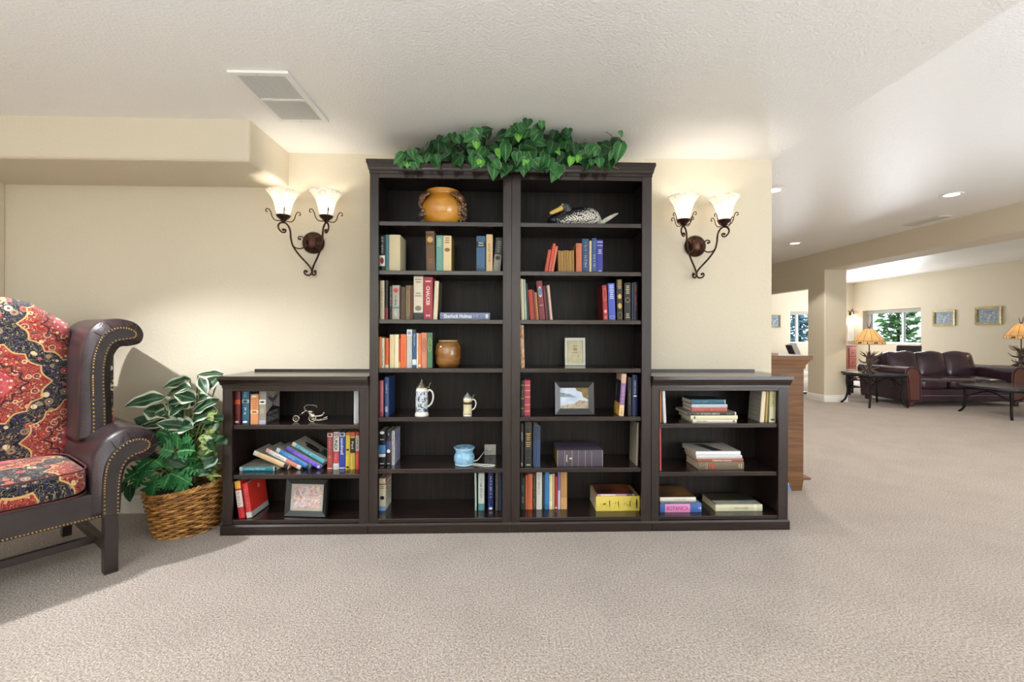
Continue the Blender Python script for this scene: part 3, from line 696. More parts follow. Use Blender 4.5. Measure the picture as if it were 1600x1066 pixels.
tb = flat(Z6, 871, 942.5, aY(905, 704, 2.78).z - Z6, '4b4452', 'thick dark leather book with gilt-edged pages lying flat ' + B6, Y=2.78, d=.22, pm=mat('gilt pages', 'a9894b', .45, c2='7a5f2e', nscale=4, stretch=(1, 1, 200)), bands=((.985, 1, '8d7f6c'), (.83, .84, '8d7f6c'), (.67, .68, 'a08c60'), (.53, .54, '8d7f6c'), (.38, .39, 'a08c60'), (.24, .25, '8d7f6c'), (0, .015, '8d7f6c')), marks=((.7, .8, 'd6c9ae', 'v'),))
up(Z6, 994.4, 997.4, 661, '8d8378', 'thin grey book leaning against right-hand side ' + B6, 1.2, Y=2.79, d=.15)
B7 = 'on bottom shelf of right tall bookcase'
q = lambda *a, **k: up(Z7, *a, Y=2.868, d=.14, **k)
q(814, 821, 747, '2b2f2c', 'dark book with pale letters, far left ' + B7, marks=((.2, .8, 'aab09f', 'v'),))
q(821.6, 824.8, 743, 'c4663e', 'very thin orange-brown book ' + B7)
q(825.2, 832.8, 741, 'd0694a', 'salmon-orange paperback ' + B7, bands=((0, .2, 'dd7247'),))
q(833.3, 837.6, 740.5, '433a26', 'slim book with yellow-black pattern ' + B7, marks=((.02, .95, 'b9a04e', 'v'),))
q(838.8, 847.8, 737, 'd5d2cb', 'thick whitish book with grey lettering ' + B7, marks=((.4, .92, '8d8a86', 'v'),))
q(848.5, 851.5, 742, '2c2b29', 'thin black book beside the bright blue one ' + B7, marks=((.1, .9, '8d8a62', 'v'),))
q(852, 858.5, 737, '2f7fc1', 'bright blue paperback ' + B7, bands=((0, .14, '2a6fae'),))
q(859, 864, 741.5, 'dfd4a4', 'pale yellow paperback ' + B7, bands=((.1, .22, 'efe6c0'),))
q(864.3, 867, 740.5, 'd1ad7d', 'thin tan book between yellow and red ones ' + B7)
q(867.4, 872, 745.5, '9c2f3b', 'short crimson book ' + B7, marks=((.02, .08, 'e3c9c9', 'd'),))
q(872.5, 876, 737, 'cfc6d3', 'thin white and purple book ' + B7, bands=((.5, 1, '7d6a9c'),))
q(876.6, 887, 736.5, 'b98a55', 'wide wood-coloured tan book at end of row ' + B7, bands=((0, .3, 'd0a169'),))
ty = flat(Z7, 932, 1000, aY(965, 776, 2.83).z - Z7, 'dcc65a', 'thick yellow book lying flat ' + B7, Y=2.83, d=.21, fc='c9b34c', marks=((.12, .9, 'd2bb49', 'v'), (.05, .09, '4d4830', 'd')), pm=m_pages)
flat(ty, 933.5, 991.5, .012, 'b98fa6', 'thin dark paperback with flame-coloured cover lying on yellow book', Y=2.832, d=.19, fc=mat('flame cover', '2a1a18', .3, c2='93502f', nscale=9), bands=((.05, .2, '5b4a74'), (.5, .9, 'dfc9d6')))
# low left bookcase
C1 = 'on top shelf of low left bookcase'
K = dict(Y=YF + .035, d=.15)
zm = zlo - .004
up(zla, 366.5, 375.4, 612, '5e1d22', 'dark red book with orange glow on spine ' + C1, zt_=zm, bands=((.6, .74, 'c0532e'),), marks=((.3, .55, '8c4a4a', 'v'), (.04, .1, 'd9d0c4', 'd')), **K)
up(zla, 378, 389.3, 612, '2b5169', 'teal-blue book with round emblem ' + C1, zt_=zm, bands=((.64, .74, '9fb6ae'),), marks=((.25, .58, 'c3d3da', 'v'), (.78, .96, '8fb3c2', 'v'), (.65, .73, '24323a', 'd'), (.04, .1, 'd6e2e8', 'd')), **K)
up(zla, 391.4, 404, 616.5, 'c98a5b', 'orange-tan book ' + C1, bands=((.36, .46, 'e8c9a8'),), marks=((.38, .44, '7a4a2c', 'd'), (.9, .96, 'f0dcc4', 'd'), (.55, .85, 'b3744a', 'h')), **K)
dr = up(zla, 404.8, 415.6, 612, '8b857e', 'grey book with black dragon cover turned outward ' + C1, zt_=zm, Y=YF + .035, d=.17, bands=((.6, .74, 'd2cdc6'), (0, .12, 'a9a3b3')), marks=((.3, .5, '9d9a7a', 'd'), (.64, .7, '3a3634', 'd')), fc=mat('grey cover stock', 'aaa59f', .5, c2='8d8781', nscale=20))
hh = zm - zla; ww = dr.children[0].data.vertices[0].co.x
bw = max(v.co.x for v in dr.children[0].data.vertices) + .0008
def covM(y, z): return Matrix(((0, 0, 1, bw + .0004), (1, 0, 0, y), (0, 1, 0, z), (0, 0, 0, 1)))
MB().prism([(.004, .002), (.166, .002), (.166, hh * .40), (.12, hh * .46), (.09, hh * .50), (.085, hh * .62), (.078, hh * .50), (.05, hh * .44), (.004, hh * .30)], bw - .0003, bw + .0003, 'x').build('cover_silhouette', col('191716', .5), dr)
MB().prism([(.01, hh * .82), (.05, hh * .68), (.078, hh * .62), (.085, hh * .60), (.092, hh * .62), (.12, hh * .68), (.16, hh * .82), (.12, hh * .80), (.085, hh * .74), (.05, hh * .80)], bw - .0003, bw + .0003, 'x').build('cover_silhouette', col('5a4d58', .5), dr)
MB().prism([(.02, hh * .97), (.15, hh * .97), (.085, hh * .78)], bw - .0003, bw + .0003, 'x').build('cover_ornament', col('b3ad8d', .5), dr)
text('DANCE WITH', .12, .022, col('9d9892', .5), dr, covM(.088, hh * .30), bold=True)
text('DRAGONS', .14, .034, col('9d9892', .5), dr, covM(.085, hh * .13), bold=True)
up(zla, 553, 560.5, 612, 'bfbfc0', 'thin whitish book alone at right-hand end ' + C1, zt_=zm, marks=((.04, .95, 'a3a3a6', 'h'),), Y=YF + .05, d=.12)
C2 = 'on middle shelf of low left bookcase'
grey = mat('grey mottled cover', 'b3ad9f', .5, c2='9a9284', nscale=14)
Yd = 2.84
tA = flat(zlb, 374.5, 432, 6.4 * 2.82 / FPX, '2f8fa0', 'teal book lying flat at left ' + C2, Y=2.82, d=.18, fc=grey, text=(('Learning VBScript', .30, .88, 'e6f1f0', .42),), bands=((.92, 1, 'd7d6d0'), (.0, .05, '26282a'), (.05, .08, 'd9d6cc')))
def lean(ut, vlift, ang, wpx, len_px, c, label, **o):
    p = aY(ut, 733, Yd); sc = Yd / FPX
    r = book(wpx * sc, len_px * sc, .17, c, label, o)
    r.rotation_euler = (0, R(-(90 - ang)), 0); r.location = (p.x, Yd, zlb + .0006 + vlift)
    return r
lean(449.5, .002, 23.5, 7.2, 58, 'd9b98d', 'tan fallen book, leftmost of the five slumped ones ' + C2, fc=grey, bands=((.88, 1, 'cfcac0'), (.02, .14, '242322')))
lean(467.5, 0, 28.5, 6.2, 59, 'd8d5cf', 'white and pink fallen book, second slumped one ' + C2, fc=grey, bands=((.9, 1, 'd49a94'), (.1, .42, 'cf7d76')), marks=((.5, .85, '8d8a86', 'v'),))
lean(482, 0, 29.3, 7.0, 58, '3a7fc0', 'blue fallen book, third of the slumped ones ' + C2, fc=grey, bands=((.9, 1, 'c9c7c0'), (.02, .1, '26262a')), marks=((.45, .8, 'c9dff0', 'v'),))
lean(499.3, 0, 30.5, 6.6, 61, '5b4fb5', 'purple fallen book, fourth of the slumped ones ' + C2, fc=grey, bands=((.12, .8, '6a55c2'),), marks=((.2, .75, 'b39be0', 'v'), (.03, .1, 'c9c7e8', 'd')))
F_ = lean(507.6, .028, 31.0, 6.2, 60, '4aa0b0', 'light teal fallen book, topmost of the slumped ones ' + C2, fc=grey, bands=((.9, 1, 'c9c7bd'), (0, .06, '24262a')), marks=((.42, .85, 'e3f2f0', 'v'),))
fw = max(v.co.x for v in F_.children[0].data.vertices) + .0008; fh = max(v.co.z for v in F_.children[0].data.vertices)
fo = MB()
for (y, z) in ((.085, fh * .60), (.055, fh * .52)):
    fo.prism([(y + .02 * math.cos(2 * PI * i / 16), z + .055 * fh / .24 * math.sin(2 * PI * i / 16)) for i in range(16)], fw - .0002, fw + .0004, 'x')
fo.build('cover_ornament', col('2b2422', .5), F_)
MB().box((fw - .0002, .05, fh * .10), (fw + .0004, .14, fh * .34)).build('cover_panel', col('2d5a55', .5), F_)
K = dict(Y=2.846, d=.16)
up(zlb, 511.6, 520, 676, 'a04a46', 'maroon book, first of standing row ' + C2, bands=((.88, .97, 'd9d3c7'), (.02, .04, 'd9d3c7')), marks=((.90, .96, '2a2422', 'd'), (.3, .82, 'd9a9a0', 'v')), **K)
up(zlb, 521, 530, 675.5, 'dcd9d3', 'white and red book with black lettering ' + C2, bands=((.16, .48, 'b9424a'), (.88, .98, 'a98d8d')), text=(('UNIX', .50, .86, '1f1e20', .62),), marks=((.03, .09, '6b6966', 'o'), (.2, .45, 'd98d8d', 'v')), **K)
up(zlb, 530.7, 539.6, 675.5, '2f3f9c', 'indigo book with white lettering ' + C2, bands=((.88, .98, 'd9d8d6'), (.02, .05, 'd9d3c7')), text=(('sendmail', .40, .84, 'dfe5f2', .5),), marks=((.90, .97, '26262c', 'd'),), **K)
up(zlb, 540.4, 547.2, 676, 'd9bf45', 'yellow book with orange top, left of two yellows ' + C2, bands=((.92, 1, 'cf6f35'),), marks=((.5, .56, '2a2618', 'd'), (.03, .09, '2a2618', 'd'), (.1, .45, 'b39a30', 'v')), **K)
up(zlb, 547.7, 555, 675.5, 'd6bb4a', 'yellow book with black patch, right-hand yellow one ' + C2, bands=((.44, .84, '242220'), (.88, 1, 'c46a4a')), text=(('Perl', .55, .75, 'e3e0d6', .5),), marks=((.1, .4, 'b39a30', 'v'),), **K)
up(zlb, 556, 561.2, 675.5, 'c9453b', 'red and white book, last of row ' + C2, bands=((.5, .9, 'd8d2ca'),), text=(('LINUX', .53, .86, '2a2422', .6),), marks=((.1, .4, 'e0a29a', 'v'),), **K)
C3 = 'on bottom shelf of low left bookcase'
up(Z7, 373.8, 383.3, 753, 'c0272d', 'slim red book with yellow top leaning at left ' + C3, -7.6, Y=2.77, d=.15, bands=((.80, 1, 'd9a93c'), (.3, .75, 'd8cfc9')), marks=((.35, .7, 'b03036', 'v'),))
rb = up(Z7, 386.2, 394.5, 757, 'c9383a', 'large red hardcover with grey lower strip leaning ' + C3, -8.0, Y=2.775, d=.20, fc='cf3228', bands=((0, .16, 'b9b6b3'),), marks=((.3, .85, 'e08a80', 'v'),))
rw = max(v.co.x for v in rb.children[0].data.vertices) + .0008; rh = max(v.co.z for v in rb.children[0].data.vertices)
MB().box((rw - .0004, .004, .001), (rw + .0004, .199, rh * .16)).build('cover_strip', col('b4b3b1', .5), rb)
mk = MB()
for i in range(4): mk.box((rw - .0003, .105, rh * (.72 + .03 * i)), (rw + .0004, .128 - .004 * (i % 2), rh * (.74 + .03 * i)))
mk.build('cover_emblem', col('e6b3ab', .5), rb)
# low right bookcase
D1 = 'on top shelf of low right bookcase'
up(zla, 1031.6, 1033.8, 612, 'b9763c', 'thin orange book pressed against left-hand side ' + D1, zt_=zm, Y=YF + .04, d=.13)
up(zla, 1037.5, 1041.8, 612, 'd5d3d6', 'thin white book leaning at left ' + D1, -2.6, zt_=zm - .002, Y=YF + .035, d=.14)
Y1 = YF + .035
def stk(z, rows, **kk):
    for r in rows:
        z = flat(z, *r[:5], **{**dict(Y=Y1), **(r[5] if len(r) > 5 else {})})
    return z
px = Y1 / FPX
z_ = stk(zla, [
    (1082.5, 1151.5, 4.7 * px, 'd9d5c6', 'white book at the very bottom of stack ' + D1, dict(d=.19, marks=((.7, .9, '5d5a52', 'v'), (.05, .09, '5d5a52', 'd')))),
    (1079.5, 1153, 6.2 * px, 'e0d9b9', 'cream book second from bottom of stack ' + D1, dict(d=.20, marks=((.9, .94, '5d5a52', 'd'),))),
    (1075, 1150.5, 5.2 * px, '33322e', 'black-spined book with white capitals, middle of stack ' + D1, dict(d=.21, fc='8f8b82', text=(('OF NORTH AMERICA', .34, .74, 'd9d6cb', .5),), marks=((.06, .2, 'b9b5a8', 'v'), (.76, .96, 'd9d6cb', 'v')), bands=((0, .03, 'cfcabd'),))),
    (1081, 1136.5, 6.0 * px, 'b0584a', 'small terracotta book third from top of stack ' + D1, dict(Y=Y1 + .004, d=.15, marks=((.4, .9, 'd8a294', 'v'),))),
    (1081, 1136.7, 5.6 * px, 'b9bcc6', 'small pale grey-blue book second from top of stack ' + D1, dict(Y=Y1 + .004, d=.15)),
    (1080, 1134, 7.0 * px, '2d5f78', 'small teal-blue book topmost in stack ' + D1, dict(Y=Y1 + .004, d=.15, fc='22303a', bands=((0, .03, '9fb0b4'),), marks=((.5, .9, '8fb3bd', 'v'),)))])
up(zla, 1188, 1194.6, 612, 'd8cfae', 'cream-spined book with grey printed cover leaning right ' + D1, 4.2, zt_=zm - .006, Y=YF + .035, d=.14, bc=mat('printed grey cover', '98948a', .6, c2='807b70', nscale=6, stretch=(1, 1, 16)))
up(zla, 1196.2, 1199, 612, 'b9975a', 'thin brown-yellow book behind the leaning cream one ' + D1, 3.2, zt_=zm - .006, Y=YF + .045, d=.14)
up(zla, 1202.5, 1212.4, 612, 'bdb98c', 'olive-yellow book with pale lower half ' + D1, 1.6, zt_=zm - .004, Y=YF + .035, d=.14, bands=((0, .5, 'cfcbaa'),), marks=((.06, .12, '3a3828', 'd'), (.6, .9, '6f6a3c', 'v')))
D2 = 'on middle shelf of low right bookcase'
up(zlb, 1031.5, 1034.2, 668, 'c0474b', 'thin red book leaning against left-hand side ' + D2, -.6, Y=YF + .035, d=.14)
Y1 = YF + .05; px = Y1 / FPX
stk(zlb, [
    (1091.5, 1163, 12.4 * px, '6d5f4c', 'thick brown book with red emblem, bottom of stack ' + D2, dict(d=.19, marks=((.80, .84, 'c9b98f', 'o'), (.06, .12, 'b9ab84', 'h')), text=(('H', .64, .70, 'c03a3a', .8), ('H', .70, .76, 'c03a3a', .8)))),
    (1090, 1162, 4.8 * px, '9c5640', 'rust-red book with cream lettering in stack ' + D2, dict(d=.19, text=(('Catherine Lescaut', .26, .68, 'ecd9c4', .62),), marks=((.82, .94, 'd9b9a4', 'v'),))),
    (1088.5, 1160, 5.0 * px, 'd8d8da', 'white ridged paperback second from top of stack ' + D2, dict(d=.19, marks=((.02, .98, 'b9b9be', 'v'),))),
    (1087.5, 1157.5, 6.0 * px, 'dcdce2', 'white magazine with dark diagonal picture, top of stack ' + D2, dict(d=.22, fc='b3aca2', bands=((0, 1, 'e6e6ec'),)))])
zt2 = zlb + (12.4 + 4.8 + 5.0 + 6.0) * px + .006
top_ = [o for o in COL.objects if o.get('label', '').startswith('white magazine')][0]
tw = max(v.co.x for v in top_.children[0].data.vertices) + .0008; tl = max(v.co.z for v in top_.children[0].data.vertices)
MB().prism([(.02, tl * .60), (.19, tl * .78), (.19, tl * .56), (.02, tl * .36)], tw - .0003, tw + .0004, 'x').build('cover_picture', col('2c2f3c', .4), top_)
D3 = 'on bottom shelf of low right bookcase'
Y1 = 2.80; px = Y1 / FPX
stk(Z7, [
    (1032, 1097, 13.2 * px, '3f62a4', 'blue book with pink label under left pile ' + D3, dict(d=.22, fc='8fa9d3', bands=((.28, .88, 'd98fc0'),), text=(('BOTANICA', .32, .84, 'c03a8c', .5),), marks=((.04, .08, 'e3e6f0', 'v'),))),
    (1032, 1088.5, 3.6 * px, '5d6670', 'thin slate book sandwiched in left pile ' + D3, dict(d=.2, marks=((.05, .95, 'b9bcc0', 'v'),))),
    (1032, 1088, 6.4 * px, 'e0dccf', 'white-spined book with brown picture, top of left pile ' + D3, dict(d=.22, fc=mat('brown picture cover', '4a3424', .4, c2='8a6238', nscale=9), marks=((.3, .6, 'b9a98c', 'v'),)))])
cb = flat(Z7, 1119, 1192, 10.5 * px, 'cfcbab', 'large cream book with lake painting cover ' + D3, Y=2.81, d=.20, fc=mat('lake painting cover', '4a3a26', .4, c2='2c2a22', nscale=8), marks=((.3, .6, 'a9a584', 'v'),), bands=((.12, .18, 'e0dcc2'),))
cbk = [o for o in COL.objects if o.get('label', '').startswith('large cream book')][0]
tw = max(v.co.x for v in cbk.children[0].data.vertices) + .0008; tl = max(v.co.z for v in cbk.children[0].data.vertices)
MB().box((tw - .0003, .006, tl * .02), (tw + .0005, .07, tl * .98)).build('cover_picture', mat('lake blue', '7fa6c4', .4, c2='c9b98c', nscale=14), cbk)
# ------------------------------------------------------------------ things on the shelves
def grapepot():
    Y = 2.86; sc = Y / FPX; p = aY(692, 345, Y)
    t = thing('stoneware_pot', 'round amber glazed pot with grape cluster handles, top left shelf', 'pot', (p.x, Y, Z1))
    m = mat('amber glaze', 'c07f2a', .22, coat=.6, c2='d69a3d', nscale=7)
    mb = mat('brown glaze', '5f4030', .3, coat=.5, c2='8d7358', nscale=30)
    body = MB().lathe([(.085, 0), (.100, .012), (.122, .05), (.130, .09), (.126, .13), (.108, .165), (.092, .182), (.090, .192), (.100, .204), (.103, .212), (.092, .210), (.084, .195), (.09, .16), (.05, .03), (.01, .02)], seg=40)
    body.build('body', m, t, smooth=True)
    rnd = random.Random(4)
    for sg, nm in ((-1, 'l'), (1, 'r')):
        g = MB()
        for i in range(40):
            z = rnd.uniform(.022, .15); a = rnd.uniform(-.75, .75) * (1 - abs(z - .09) * 3)
            rr = .126 + rnd.uniform(-.002, .016) - .35 * max(0, .06 - z)
            g.ball((sg * rr * math.cos(a), -rr * math.sin(a) * (1 if sg else 1), z), rnd.uniform(.010, .014), 8)
        h = g.build('grape_cluster', mb, t, smooth=True)
        lf = MB()
        def fn(u, v):
            a = sg * (.25 + .55 * (u - .5)); w = math.sin(PI * min(1, .12 + v * .95)) * (1 + .25 * math.sin(v * 18))
            ang = (u - .5) * 1.0 * w + (.55 if sg > 0 else .55)
            z = .195 - .07 * v; rr = .112 + .035 * math.sin(v * 2.4) + .006 * math.cos((u - .5) * 9)
            return (sg * rr * math.cos(ang), -rr * math.sin(ang), z)
        lf.grid(fn, 8, 8); lf.build('grape_leaf', mat('tan glaze leaf', '8a6242', .3, coat=.5, c2='5d3c28', nscale=40), h, smooth=True, solid=.008)
grapepot()
def duck():
    Y = 2.815; sc = Y / FPX * 1.0
    p = aY(898, 348, Y); t = thing('duck_decoy', 'carved duck decoy with dark head, yellow bill and feather pattern, top shelf', 'decoy', (p.x, Y, Z1))
    m = bpy.data.materials.new('painted feathers'); m.use_nodes = True; nt = m.node_tree; L = nt.links.new; b = nt.nodes['Principled BSDF']; b.inputs['Roughness'].default_value = .5
    tc = N(nt, 'ShaderNodeTexCoord'); mp = N(nt, 'ShaderNodeMapping'); mp.inputs['Scale'].default_value = (46, 46, 80); mp.inputs['Rotation'].default_value = (0, .6, 0); L(tc.outputs['Object'], mp.inputs[0])
    v = N(nt, 'ShaderNodeTexVoronoi'); v.feature = 'DISTANCE_TO_EDGE'; v.inputs['Scale'].default_value = 1.3; v.inputs['Randomness'].default_value = .55; L(mp.outputs[0], v.inputs['Vector'])
    sx = N(nt, 'ShaderNodeSeparateXYZ'); L(tc.outputs['Object'], sx.inputs[0])
    # the painted back is dark, the flank white
    ad = N(nt, 'ShaderNodeMath'); ad.operation = 'MULTIPLY_ADD'; ad.inputs[1].default_value = -.40; L(sx.outputs['X'], ad.inputs[0]); L(sx.outputs['Z'], ad.inputs[2])
    th = N(nt, 'ShaderNodeMapRange'); th.inputs['From Min'].default_value = .045; th.inputs['From Max'].default_value = .085; th.inputs['To Min'].default_value = .10; th.inputs['To Max'].default_value = .40; L(ad.outputs[0], th.inputs[0])
    gt = N(nt, 'ShaderNodeMath'); gt.operation = 'GREATER_THAN'; L(v.outputs['Distance'], gt.inputs[0]); L(th.outputs[0], gt.inputs[1])
    r = N(nt, 'ShaderNodeMix'); r.data_type = 'RGBA'; r.inputs['A'].default_value = lin('16171c'); r.inputs['B'].default_value = lin('e6e3d8'); L(gt.outputs[0], r.inputs['Factor']); L(r.outputs['Result'], b.inputs['Base Color'])
    k = 1
    X = lambda u: (u - 898) * sc
    # body: loft along x; (x, half width, z bottom, z top)
    secs = [(X(856), .012, .001, .04), (X(862), .035, 0, .062), (X(872), .05, 0, .080), (X(885), .062, 0, .097), (X(900), .068, 0, .114), (X(913), .066, 0, .118), (X(925), .058, 0, .108), (X(934), .044, 0, .084), (X(940), .02, .004, .04)]
    bd = MB(); n = 20; rings = []
    for (x, w, z0, z1) in secs:
        rings.append([bd.b.verts.new((x, w * math.copysign(abs(math.cos(a)) ** .9, math.cos(a)), max(z0, (z0 + z1) * .40 + ((z1 - (z0 + z1) * .40) if math.sin(a) > 0 else ((z0 + z1) * .40 - z0) * 1.15) * math.sin(a)))) for a in [2 * PI * i / n for i in range(n)]])
    for A, B in zip(rings, rings[1:]):
        for i in range(n): bd.b.faces.new((A[i], A[(i + 1) % n], B[(i + 1) % n], B[i]))
    bd.b.faces.new(rings[0][::-1]); bd.b.faces.new(rings[-1])
    bd.build('body', m, t, smooth=True)
    br = MB(); br.sup((X(863), -.003, .026), (.031, .05, .0255), 2.2, 5); br.build('breast', mat('navy paint', '1a2342', .4, c2='12131c', nscale=30), t, smooth=True)
    hd = MB()
    def hf(q, s): return q
    hd.ball((X(881), -.025, .106), .030, 16, (1.12, .9, .98)); hd.tube(spline([(X(884), -.024, .096), (X(886), -.022, .08), (X(888), -.012, .055)], 4), [.030] * 5 + [.034] * 3 + [.036], 14)
    hd.build('head', mat('charcoal paint', '2c2b2f', .45, c2='4b4b50', nscale=18), t, smooth=True)
    bl = MB(); bl.tube(spline([(X(876), -.034, .100), (X(871), -.046, .086), (X(863), -.062, .068), (X(857), -.072, .056)], 4), [.016, .017, .016, .015, .0145, .014, .0135, .013, .0125, .012, .011, .009, .006], 10)
    for v_ in bl.b.verts: pass
    bl.build('bill', mat('ochre bill', 'd2b35a', .4), t, smooth=True)
    MB().ball((X(877), -.050, .117), .0050, 8).build('eye', col('d9d4c8', .2), t, smooth=True)
    ta = MB()
    ta.prism([(X(936), .004), (X(940), .003), (X(951), .030), (X(966), .072), (X(965), .078), (X(959), .074), (X(944), .044), (X(936), .016)], -.022, .012, 'y')
    ta.build('tail', mat('grey-white tail', 'b9b7a8', .5, c2='8a8878', nscale=25), t, bevel=.004)
    w = MB()
    def wf(u, v):
        x = X(892) + (X(934) - X(892)) * u; h = math.sin(PI * min(1, u * 1.0)) * .8
        return (x, -.064 - .006 * math.sin(PI * v) + .016 * v * v + .014 * (1 - math.sin(PI * min(1, u * .9 + .1))), .056 + .034 * v * h + .006 * math.sin(u * 6))
    w.grid(wf, 10, 6); w.build('wing', m, t, smooth=True, solid=.004)
duck()
def jar():
    Y = 2.86; p = aY(700, 577, Y); k = Y / FPX
    t = thing('stoneware_jar', 'squat brown glazed jar beside green book, fourth shelf of left bookcase', 'jar', (p.x, Y, Z4))
    m = mat('brown honey glaze', '9a6a2f', .2, coat=.7, c2='6e4520', nscale=9, stretch=(1, 1, 3))
    MB().lathe([(.058, 0), (.064, .004), (.078, .03), (.083, .075), (.082, .12), (.072, .15), (.060, .160)], seg=36).build('body', m, t, smooth=True)
    MB().lathe([(.060, .1598), (.061, .166), (.055, .169), (.050, .164), (.046, .13), (.02, .1598)], seg=36).build('rim', mat('tan rim', 'b79c78', .4), t, smooth=True)
jar()
m_white = mat('white porcelain', 'e4e2da', .2, coat=.6)
def stein(name, label, u, vb, Zs, r0, h, fac, Y):
    p = aY(u, 650, Y); t = thing('beer_stein', label, 'stein', (p.x, Y, Zs), group='ceramic beer steins')
    if fac:
        mb = bpy.data.materials.new('relief blue grey'); mb.use_nodes = True; nt = mb.node_tree; L = nt.links.new; b = nt.nodes['Principled BSDF']; b.inputs['Roughness'].default_value = .3
        tc = N(nt, 'ShaderNodeTexCoord'); n = N(nt, 'ShaderNodeTexNoise', Scale=42.0, Detail=2.0, Distortion=1.0); L(tc.outputs['Object'], n.inputs[0])
        rp = N(nt, 'ShaderNodeValToRGB'); rp.color_ramp.interpolation = 'CONSTANT'; rp.color_ramp.elements[0].color = lin('1c2033'); rp.color_ramp.elements[1].position = .42; rp.color_ramp.elements[1].color = lin('6f7f93')
        e = rp.color_ramp.elements.new(.48); e.color = lin('c3ccd3'); L(n.outputs['Fac'], rp.inputs[0]); L(rp.outputs[0], b.inputs['Base Color'])
        bp = N(nt, 'ShaderNodeBump'); bp.inputs['Strength'].default_value = .5; bp.inputs['Distance'].default_value = .01; L(n.outputs['Fac'], bp.inputs['Height']); L(bp.outputs[0], b.inputs['Normal'])
    else: mb = mat('cream relief', 'd9cfae', .35, c2='c3ae80', nscale=30)
    q = r0
    bz = .12 * h
    MB().lathe([(q * 1.02, 0), (q * 1.2, .01 * h), (q * 1.22, .05 * h), (q * 1.10, .10 * h), (q * 1.03, .125 * h)] if fac else [(q * 1.0, 0), (q * 1.05, .01 * h), (q * 1.04, .04 * h), (q, .07 * h)], seg=32).build('foot', m_white, t, smooth=True)
    z0 = .125 * h if fac else .07 * h
    MB().lathe([(q * 1.0, z0), (q * 1.07, z0 + .05 * h), (q, z0 + .09 * h), (q, .62 * h), (q * 1.0, .66 * h)], seg=32).build('body', mb, t, smooth=True)
    MB().lathe([(q, .6601 * h), (q * 1.06, .675 * h), (q * 1.06, .69 * h), (q * .98, .70 * h), (q * .95, .755 * h), (q * .93, .76 * h)], seg=32).build('neck', m_white if fac else mat('cream glaze', 'e3dcc0', .3), t, smooth=True)
    if fac:
        for a0 in (-PI / 2 - .95, -PI / 2 + .18, -PI / 2 + 1.3):
            ar = MB(); pts = []
            for i in range(19):
                s = i / 18; an = a0 + (s - .5) * .8; zz = .36 * h + (.20 * h) * (1 - (2 * s - 1) ** 4) - (.14 * h if i in (0, 18) else 0)
                pts.append((q * 1.0 * math.cos(an), q * 1.0 * math.sin(an), zz))
            ar.tube(pts, .0019, 6); ar.build('relief_arch', m_white, t, smooth=True)
    else:
        MB().lathe([(q * 1.001, .50 * h), (q * 1.025, .51 * h), (q * 1.03, .59 * h), (q * 1.001, .60 * h)], seg=32).build('dark_band', mat('dark relief band', '20201f', .4, c2='4a453a', nscale=60), t, smooth=True)
    pew = mat('antique pewter', '8d8468', .32, metal=.8) if fac else mat('grey pewter', 'a5a7ac', .35, metal=.6)
    MB().lathe([(q * .98, .7601 * h), (q * .97, .775 * h), (q * .72, .80 * h), (q * .70, .835 * h), (q * .50, .85 * h), (q * .46, .885 * h), (q * .26, .905 * h), (q * .22, .935 * h), (q * .10, .95 * h), (q * .12, .97 * h), (q * .02, h)] if fac else [(q * .98, .7601 * h), (q * .97, .78 * h), (q * .85, .81 * h), (q * .55, .87 * h), (q * .38, .90 * h), (q * .2, .95 * h), (q * .04, h)], seg=28).build('lid', pew, t, smooth=True)
    hd = MB(); hx = 1
    hd.tube(spline([(q * .98, 0, .66 * h), (q * 1.35, 0, .70 * h), (q * 1.85, 0, .64 * h), (q * 2.0, 0, .50 * h), (q * 1.75, 0, .36 * h), (q * 1.3, 0, .28 * h), (q * 1.0, 0, .25 * h)], 6), q * .16, 10)
    hd.build('handle', m_white, t, smooth=True)
    tl = MB(); tl.tube(spline([(q * .9, 0, .775 * h), (q * 1.2, 0, .78 * h), (q * 1.35, 0, .74 * h)], 4), q * .07, 6); tl.tube([(q * 1.2, 0, .78 * h), (q * 1.35, 0, .84 * h), (q * 1.6, 0, .90 * h)], q * .07, 6)
    tl.build('thumb_lift', pew, t, smooth=True)
Ys = 2.79
stein('beer_stein', 'large blue-grey relief beer stein with brass-toned lid', 659, 651, Z5, .0345, aY(659, 592, Ys).z - Z5, True, Ys)
stein('beer_stein', 'small cream beer stein with dark band and grey lid', 730.5, 650, Z5, .0255, aY(730, 613, Ys).z - Z5, False, Ys)
def bluejar():
    Y = 2.84; p = aY(725.5, 727, Y)
    t = thing('wax_warmer', 'light blue ceramic wax warmer with flared rim beside white cord', 'warmer', (p.x, Y, Z6))
    m = mat('sky blue crackle', '6fa9cd', .25, coat=.5, c2='9cc6dd', nscale=40, bump=.3, bscale=55)
    MB().lathe([(.052, 0), (.056, .008), (.064, .03), (.064, .052), (.056, .070), (.052, .078), (.056, .092), (.066, .108), (.062, .110), (.050, .098), (.02, .094)], seg=36).build('body', m, t, smooth=True)
    MB().lathe([(.0525, .001), (.058, .003), (.058, .010), (.0545, .012)], seg=36).build('foot_ring', mat('pale blue glaze', 'c3d9e3', .3), t, smooth=True)
    MB().lathe([(.03, .0952), (.032, .104), (.02, .108), (.002, .109)], seg=20).build('dish', mat('dark blue glaze', '35506b', .25, c2='a9c0d0', nscale=50), t, smooth=True)
bluejar()
